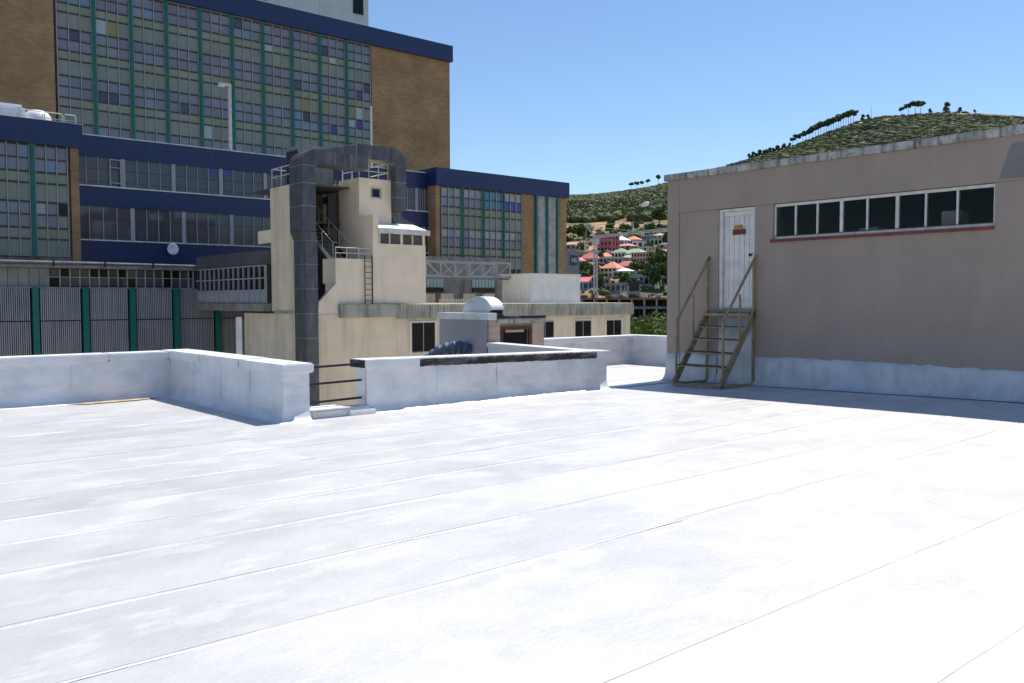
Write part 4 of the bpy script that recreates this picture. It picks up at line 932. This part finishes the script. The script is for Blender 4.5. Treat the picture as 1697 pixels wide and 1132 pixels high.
H(1012, 471, 486, 32, (.26, .23, .21), (.25, .23, .22), 'flat', 'grey brown retaining building beside the crane base', (4, 1))
H(1088, 440, 452, 14, lilac, (.35, .3, .3), 'hip', 'small lilac house among the trees', (2, 1))

rh = random.Random(12)
extra = [(953, 428, 442, 'hip', (.5, .42, .34), pink, 'pink roofed house partly behind the clad block'), (1040, 424, 436, 'gable', (.55, .5, .44), (.3, .27, .25), 'cream gabled house below the pale green roof'), (1015, 418, 428, 'flat', lilac, (.4, .36, .34), 'lilac flat house left of the dark green roof'), (1084, 434, 446, 'flat', white, (.6, .58, .55), 'white cube house above the largest dark tree'), (1050, 448, 460, 'hip', tan, (.4, .17, .12), 'tan house with rusty roof above the grey block'), (988, 444, 458, 'hip', (.5, .38, .3), salmon, 'salmon roofed house just right of the crane mast'), (985, 462, 476, 'flat', brown, (.33, .25, .2), 'brown flat house at the crane mast foot'), (1040, 465, 478, 'gable', (.34, .32, .3), (.22, .21, .2), 'grey gabled shed left of the long grey block'), (1000, 405, 417, 'hip', (.45, .2, .17), red, 'red roofed house beside the deep red building'), (1088, 388, 398, 'hip', cream, (.45, .3, .22), 'cream hipped house above the olive flat house'), (1064, 410, 420, 'flat', (.55, .5, .45), greyb, 'pale house between green and dark roofs'), (1022, 440, 450, 'hip', lilac, (.5, .2, .16), 'lilac house squeezed between red and white roofs'), (944, 416, 428, 'flat', tan, (.4, .36, .3), 'tan flat house at the brick wing edge'), (1102, 402, 413, 'hip', (.5, .45, .4), (.2, .18, .17), 'dark roofed house touching the taupe wall')]
for (px, yt, yb_, kd, wc, rc, lab) in extra: H(px, yt, yb_, rh.uniform(18, 25), wc, rc, kd, lab, (rh.choice((2, 3, 4)), 1))
# building site: frame of slabs and columns
bs = thing('building_site', 'unfinished concrete frame with slabs, columns and blue scaffold bars', 'building site')
D = 285.; s_ = D/FPX; c0 = far(958, 497, D); xd = rgt.copy(); xd.z = 0; xd.normalize(); yd = Vector((fwd.x, fwd.y, 0)).normalized()
def lbox(nm, mat, x0, x1, y0, y1, z0, z1, th):
    P = lambda a, b, z: c0+xd*a+yd*b+Vector((0, 0, z-c0.z))
    return MB().hexa([P(x0, y0, z0), P(x1, y0, z0), P(x1, y1, z0), P(x0, y1, z0), P(x0, y0, z1), P(x1, y0, z1), P(x1, y1, z1), P(x0, y1, z1)]).build(nm, mat, th)
Lw = 176*s_
lbox('slab', 'formwork', 0, Lw, 0, 14, 1.6, 2.2, bs); lbox('slab', 'slab', 0, Lw, 0, 14, -1.4, -.9, bs); lbox('slab', 'slab', 0, Lw, 0, 14, -5, -4.5, bs)
lbox('rear_wall', 'slat_dark', 0, Lw, 10, 10.4, -13, 1.59, bs)
for i in range(9):
    x = 1.0+i*4.1
    for z0, z1 in ((-.89, 1.59), (-4.49, -1.41), (-13, -5.01)): lbox('column', 'slab', x, x+.55, .3, .85, z0, z1, bs)
for z in (-1.1, -4.7): lbox('scaffold_bar', 'bluescaf', 0, Lw, -.3, -.1, z, z+.5, bs)
for i in range(18): lbox('scaffold_pole', 'knob', i*2.0, i*2.0+.1, -.5, -.4, -13, 2.9, bs)
lbox('brick_infill', 'tanbrick', Lw-10, Lw, -.05, .2, -9, -5.3, bs); lbox('lift_core', 'slab', 17, 21, 4, 8, 2.2, 6.2, bs); lbox('lift_core', 'slat_dark', 17.3, 20.6, 3.8, 3.99, 4.4, 7.5, bs)
rr = random.Random(5)
for i in range(34):
    x = rr.uniform(0, Lw-1); lbox('material_stack', rr.choice(['formwork', 'slab', 'ledge', 'sillred', 'knob']), x, x+rr.uniform(.3, 1.6), rr.uniform(0, 6), rr.uniform(6.2, 8), 2.21, 2.21+rr.uniform(.3, 1.3), bs)
# crane
cr = thing('tower_crane', 'pale grey tower crane standing over the building site', 'crane')
D2 = 288.
def fp_(x, y): return far(x, y, D2)
def lattice(p, q, wd, n, nm, up=None):
    p = Vector(p); q = Vector(q); d = (q-p).normalized(); a = yd; b = d.cross(a).normalized()
    cs = [a*wd/2+b*wd/2, -a*wd/2+b*wd/2, -a*wd/2-b*wd/2, a*wd/2-b*wd/2]; m = MB()
    for c in cs: m.bar(p+c, q+c, wd*.26)
    for i in range(n):
        u = p.lerp(q, i/n); v = p.lerp(q, (i+1)/n)
        for k in range(4): m.bar(u+cs[k], v+cs[(k+1) % 4], wd*.15); m.bar(u+cs[k], u+cs[(k+1) % 4], wd*.1)
    return m.build(nm, 'crane', cr)
base = fp_(987, 494); base.z = -6
lattice(base, fp_(987, 397), 1.0, 20, 'mast'); lattice(fp_(988, 393), fp_(1140, 376), .7, 30, 'jib'); lattice(fp_(988, 394), fp_(972, 374.5), .55, 6, 'apex_frame')
MB().bar(fp_(972, 374.5), fp_(970, 415), .12).build('tie', 'crane', cr); MB().bar(fp_(985, 396), fp_(970, 403), .5).build('counter_jib', 'crane', cr); MB().bar(fp_(970, 402), fp_(970, 418), .5).build('counterweight', 'crane', cr)
MB().bar(fp_(972, 374.5), fp_(1050, 368), .17).build('tie', 'crane', cr); MB().bar(fp_(972, 374.5), fp_(1050, 383), .14).build('tie', 'crane', cr); MB().bar(fp_(1049, 368), fp_(1050, 384), .25).build('king_post', 'crane', cr); MB().bar(fp_(1050, 368), fp_(1140, 372), .08).build('tie', 'crane', cr)
c = fp_(987, 398); MB().box(c.x-.9, c.x+.9, c.y-.9, c.y+.9, c.z-1.4, c.z+.6).build('cab', 'crane', cr)

# trees
def clump_mesh(name, lumps, n, leaf, mat, seed):
    rg = np.random.RandomState(seed); V = []; F = []
    tot = sum(l[3] for l in lumps)
    for (cx, cy, cz, wt, rx, ry, rz) in [(l[0], l[1], l[2], l[3], l[4], l[5], l[6]) for l in lumps]:
        for i in range(int(n*wt/tot)):
            d = rg.normal(size=3); d /= np.linalg.norm(d); rad = rg.uniform(.55, 1.03)
            p = np.array([cx, cy, cz])+d*rad*np.array([rx, ry, rz])
            u = rg.normal(size=3); u /= np.linalg.norm(u); v = np.cross(u, rg.normal(size=3)); v /= np.linalg.norm(v); s = leaf*rg.uniform(.6, 1.4); k = len(V)
            V += [tuple(p-u*s), tuple(p+v*s*.7), tuple(p+u*s), tuple(p-v*s*.7)]; F.append((k, k+1, k+2, k+3))
    me = bpy.data.meshes.new(name); me.from_pydata(V, [], F); me.materials.append(MT[mat]); return me
def make_tree(name, trunk_pts, r0, r1, crown_me, label, cat, group, branches=()):
    t = thing(name, label, cat, group)
    m = MB().tube(trunk_pts, r0, 7, r1)
    for b in branches: m.tube(b, r1*.8, 5, r1*.3)
    m.build('trunk', 'bark', t)
    c = bpy.data.objects.new('crown', crown_me); COL.objects.link(c); c.parent = t
    return t
def pine(seed, flat=True):
    rg = random.Random(seed); L = []
    for i in range(7): a = rg.uniform(0, 6.28); q = rg.uniform(.3, 2.9); L.append((math.cos(a)*q*1.2, math.sin(a)*q*1.2, 10.8+rg.uniform(-1.6, 1.6), 1, rg.uniform(1.7, 2.7), rg.uniform(1.7, 2.7), rg.uniform(1.0, 1.6)))
    if not flat: L = [(rg.uniform(-2, 2), rg.uniform(-2, 2), rg.uniform(3.2, 8.8), 1.2, rg.uniform(2.0, 3.0), rg.uniform(2.0, 3.0), rg.uniform(1.6, 2.2)) for _ in range(10)]
    me = clump_mesh('pine_crown', L, 1100, .6, 'pine', seed)
    br = [[(0.1, 0, (8.3 if flat else 2.5)+i*.4), (l[0]*.7, l[1]*.7, l[2]-.5)] for i, l in enumerate(L[:5])]
    return make_tree('pine_tree', [(0, 0, -2), (.1, 0, 4), (.1, .1, 8), (.2, 0, 11.6)] if flat else [(0, 0, -2), (.1, 0, 3), (.1, .1, 6)], .28, .12, me, 'umbrella pine in the close row climbing the ridge', 'tree', 'pines along the ridge', br)
protos = [pine(1), pine(2), pine(3), pine(11, False)]
used = set()
def put(proto, px, r, sc, label, rot=None, group=None, z=None):
    o = proto if proto.name not in used else copy_tree(proto); used.add(proto.name)
    g = ground_pt(px, r); o.location = (g.x, g.y, g.z if z is None else z); o.scale = (sc, sc, sc); o.rotation_euler = (0, 0, random.uniform(0, 6.28) if rot is None else rot)
    o['label'] = label
    if group: o['group'] = group
    return o
row = [1310, 1317, 1326, 1332, 1337, 1342, 1347, 1352, 1356, 1361, 1365, 1369, 1373, 1377, 1381, 1385, 1389, 1393, 1397, 1401, 1405, 1409]
for i, px in enumerate(row): put(protos[i % 3], px, 1395, 1.15+.35*min(1, i/8)+random.uniform(-.1, .1), 'umbrella pine in the close row climbing the ridge')
for px, sc, lab in ((1488, 1.0, 'low spreading pine at the left of the crest group'), (1499, 1.35, 'second pine of the crest group'), (1510, 1.55, 'tall pine in the crest group'), (1519, 1.5, 'rightmost pine of the crest group with open trunks')): put(protos[1], px, 1396, sc, lab)
for px, sc, lab in ((1535, .75, 'small lone pine between the crest group and the big round pine'), (1561, 1.35, 'big round pine alone on the crest'), (1583, .8, 'low rounded pine right of the big round one'), (1608, .55, 'small bushy pine on the right of the crest'), (1424, .95, 'pine where the crest begins, beside the thin mast'), (1434, .8, 'second pine where the crest begins')): put(protos[3], px, 1396, sc, lab)
for px, sc, lab in ((1046, .95, 'umbrella pine above the crane, leftmost on the near skyline'), (1054, 1.0, 'umbrella pine above the crane, second on the near skyline'), (1063, .95, 'umbrella pine above the crane, third on the near skyline'), (1073, 1.0, 'small headed pine on the near skyline left of the taupe building'), (1090, 1.25, 'taller pine on the near skyline close to the taupe building')): put(protos[(px) % 3], px, 1396, sc, lab)
for i, px in enumerate((1240, 1245, 1250, 1254, 1258, 1262, 1266, 1271, 1275, 1279, 1283, 1288, 1293, 1298, 1304)): put(protos[3], px, 1396, .9+random.uniform(-.15, .2), 'bushy low pine on the skyline just above the taupe building roof')
mst = ground_pt(1438, 1396); tag(MB().tube([mst, mst+Vector((0, 0, 20))], .35, 6, .15).build('radio_mast', 'gutter'), 'thin mast on the hill crest', 'mast')

def leafy(seed, mat='leaf', n=1100, leaf=.36):
    rg = random.Random(seed); L = []
    for i in range(9): a = rg.uniform(0, 6.28); q = rg.uniform(.4, 2.3); L.append((math.cos(a)*q, math.sin(a)*q, rg.uniform(2.6, 5.4), 1, rg.uniform(1.0, 1.8), rg.uniform(1.0, 1.8), rg.uniform(.9, 1.5)))
    me = clump_mesh('leafy_crown', L, n, leaf, mat, seed)
    return make_tree('leafy_tree', [(0, 0, -2), (.05, 0, 1.5), (.1, .1, 3.6)], .22, .1, me, 'dark leafy tree among the hillside houses', 'tree', 'trees among the houses', [[(.05, 0, 1.6), (l[0]*.7, l[1]*.7, l[2]-.3)] for l in L[:4]])
lp_ = [leafy(21), leafy(22), leafy(23)]
for i, (px, y, sc, lab) in enumerate([(970, 460, 1.0, 'dark tree left of the crane mast, above the blue house'), (981, 462, 1.05, 'dark tree directly behind the crane mast'), (994, 484, 1.0, 'tree at the foot of the crane mast, right side'), (1030, 476, .95, 'tree below the cream house with the white roof'), (1053, 458, 1.0, 'tree above the long grey block'), (1065, 456, .9, 'tree right of the one above the grey block'), (1091, 462, 1.9, 'largest dark tree beside the taupe wall'), (1101, 452, 1.6, 'tall dark tree touching the taupe wall'), (1083, 482, 1.4, 'tree low beside the building site core'), (1099, 482, 1.7, 'broad tree above the site deck at the taupe wall'), (1106, 470, 1.4, 'tree half hidden by the taupe wall'), (966, 421, .9, 'tree between brown and red roofs left of the crane'), (996, 436, .7, 'small tree below the orange hipped roof'), (1075, 418, .7, 'small tree beside the dark roof'), (1104, 411, 1.3, 'tree above the wide pink roof'), (1080, 395, 1.3, 'tree behind the slate blue house'), (1036, 393, 1.2, 'tree behind the white hipped house'), (1010, 390, 1.4, 'tree behind the deep red building'), (945, 400, 1.3, 'tree above the tan house by the brick wing'), (958, 398, 1.4, 'tree above the brown roofed house'), (975, 398, 1.3, 'tree above the crane counterweight'), (1092, 378, 1.9, 'round tree on the bare slope'), (1056, 384, 1.2, 'tree under the crane jib king post'), (1060, 470, .8, 'tree in front of the grey block'), (1086, 446, 1.2, 'tree between the white gable and the small lilac house'), (1048, 482, .8, 'small tree left of the site core')]):
    put(lp_[i % 3], px, r_for(px, y), sc, lab)
nt_ = leafy(31, 'leaf_bright', 9000, .11); nt_['label'] = 'bright green treetop rising behind the far white parapet'; nt_.scale = (1.3, 1.3, 1.05)
p_ = far(1078, 560, 62); nt_.location = (p_.x, p_.y, -6.2); nt_['group'] = 'trees near the roof'
tag(nt_, cat='tree')

# scrub covering the hill: reads as one mass
def scrub():
    bm = bmesh.new(); bmesh.ops.create_icosphere(bm, subdivisions=1, radius=1); V0 = np.array([v.co[:] for v in bm.verts]); F0 = np.array([[v.index for v in f.verts] for f in bm.faces]); bm.free()
    rg = np.random.RandomState(4); VS = []; FS = []; k = 0; nv = len(V0); N = 0
    def bare(x, y): return math.sin(x*.021+1.3)*math.sin(y*.017+.4)+.5*math.sin(x*.05+y*.043)
    while N < 8200:
        px = rg.uniform(900, 1760); q = rg.rand()
        r = math.sqrt(rg.uniform(620**2, 1400**2)) if q < .68 else (rg.uniform(700, 900) if q < .86 else rg.uniform(350, 600))
        if px > 1120 and r < 1000: continue
        g = ground_pt(px, r)
        if 590 < r < 720 and bare(g.x, g.y) > -.35: continue
        s = rg.uniform(2.2, 5.2)*1.15 if r < 900 else rg.uniform(3.0, 7.5)
        if r > 1330: s *= .7
        if r > 960 and bare(g.x*.6, g.y*.6) > .95: continue
        if r < 620: s = rg.uniform(.8, 2.1)
        sc = np.array([s*rg.uniform(.85, 1.3), s*rg.uniform(.85, 1.3), s*(rg.uniform(.7, 1.0) if r < 900 else rg.uniform(.32, .55))]); cen = np.array([g.x, g.y, g.z+s*(.35 if r < 900 else .12)])
        VS.append(V0*(1+rg.uniform(-.2, .2, (nv, 1)))*sc*.85+cen); FS.append(F0+k); k += nv
        n = 60 if r < 1000 else 26
        d = rg.normal(size=(n, 3)); d[:, 2] = np.abs(d[:, 2])*.9-.15; d /= np.linalg.norm(d, axis=1)[:, None]
        p = d*sc*rg.uniform(.8, 1.18, (n, 1))+cen; u = rg.normal(size=(n, 3)); u /= np.linalg.norm(u, axis=1)[:, None]; w_ = np.cross(u, rg.normal(size=(n, 3))); w_ /= np.linalg.norm(w_, axis=1)[:, None]
        z = (s*rg.uniform(.10, .24, (n, 1)))*(1 if r < 900 else .55)
        tri = np.stack([p-u*z, p+w_*z*.9, p+u*z], axis=1).reshape(-1, 3); VS.append(tri); FS.append(np.arange(3*n).reshape(-1, 3)+k); k += 3*n; N += 1
    V = np.concatenate(VS); F = np.concatenate(FS)
    me = bpy.data.meshes.new('hillside_scrub'); me.vertices.add(len(V)); me.vertices.foreach_set('co', V.astype(np.float32).ravel()); me.loops.add(F.size); me.loops.foreach_set('vertex_index', F.astype(np.int32).ravel())
    me.polygons.add(len(F)); me.polygons.foreach_set('loop_start', np.arange(0, F.size, 3, dtype=np.int32)); me.update(calc_edges=True); me.validate()
    me.materials.append(MT['scrub']); o = bpy.data.objects.new('hillside_scrub', me); COL.objects.link(o)
    tag(o, 'dense olive green scrub and low trees covering the hill', 'scrub', kind='stuff')
scrub()
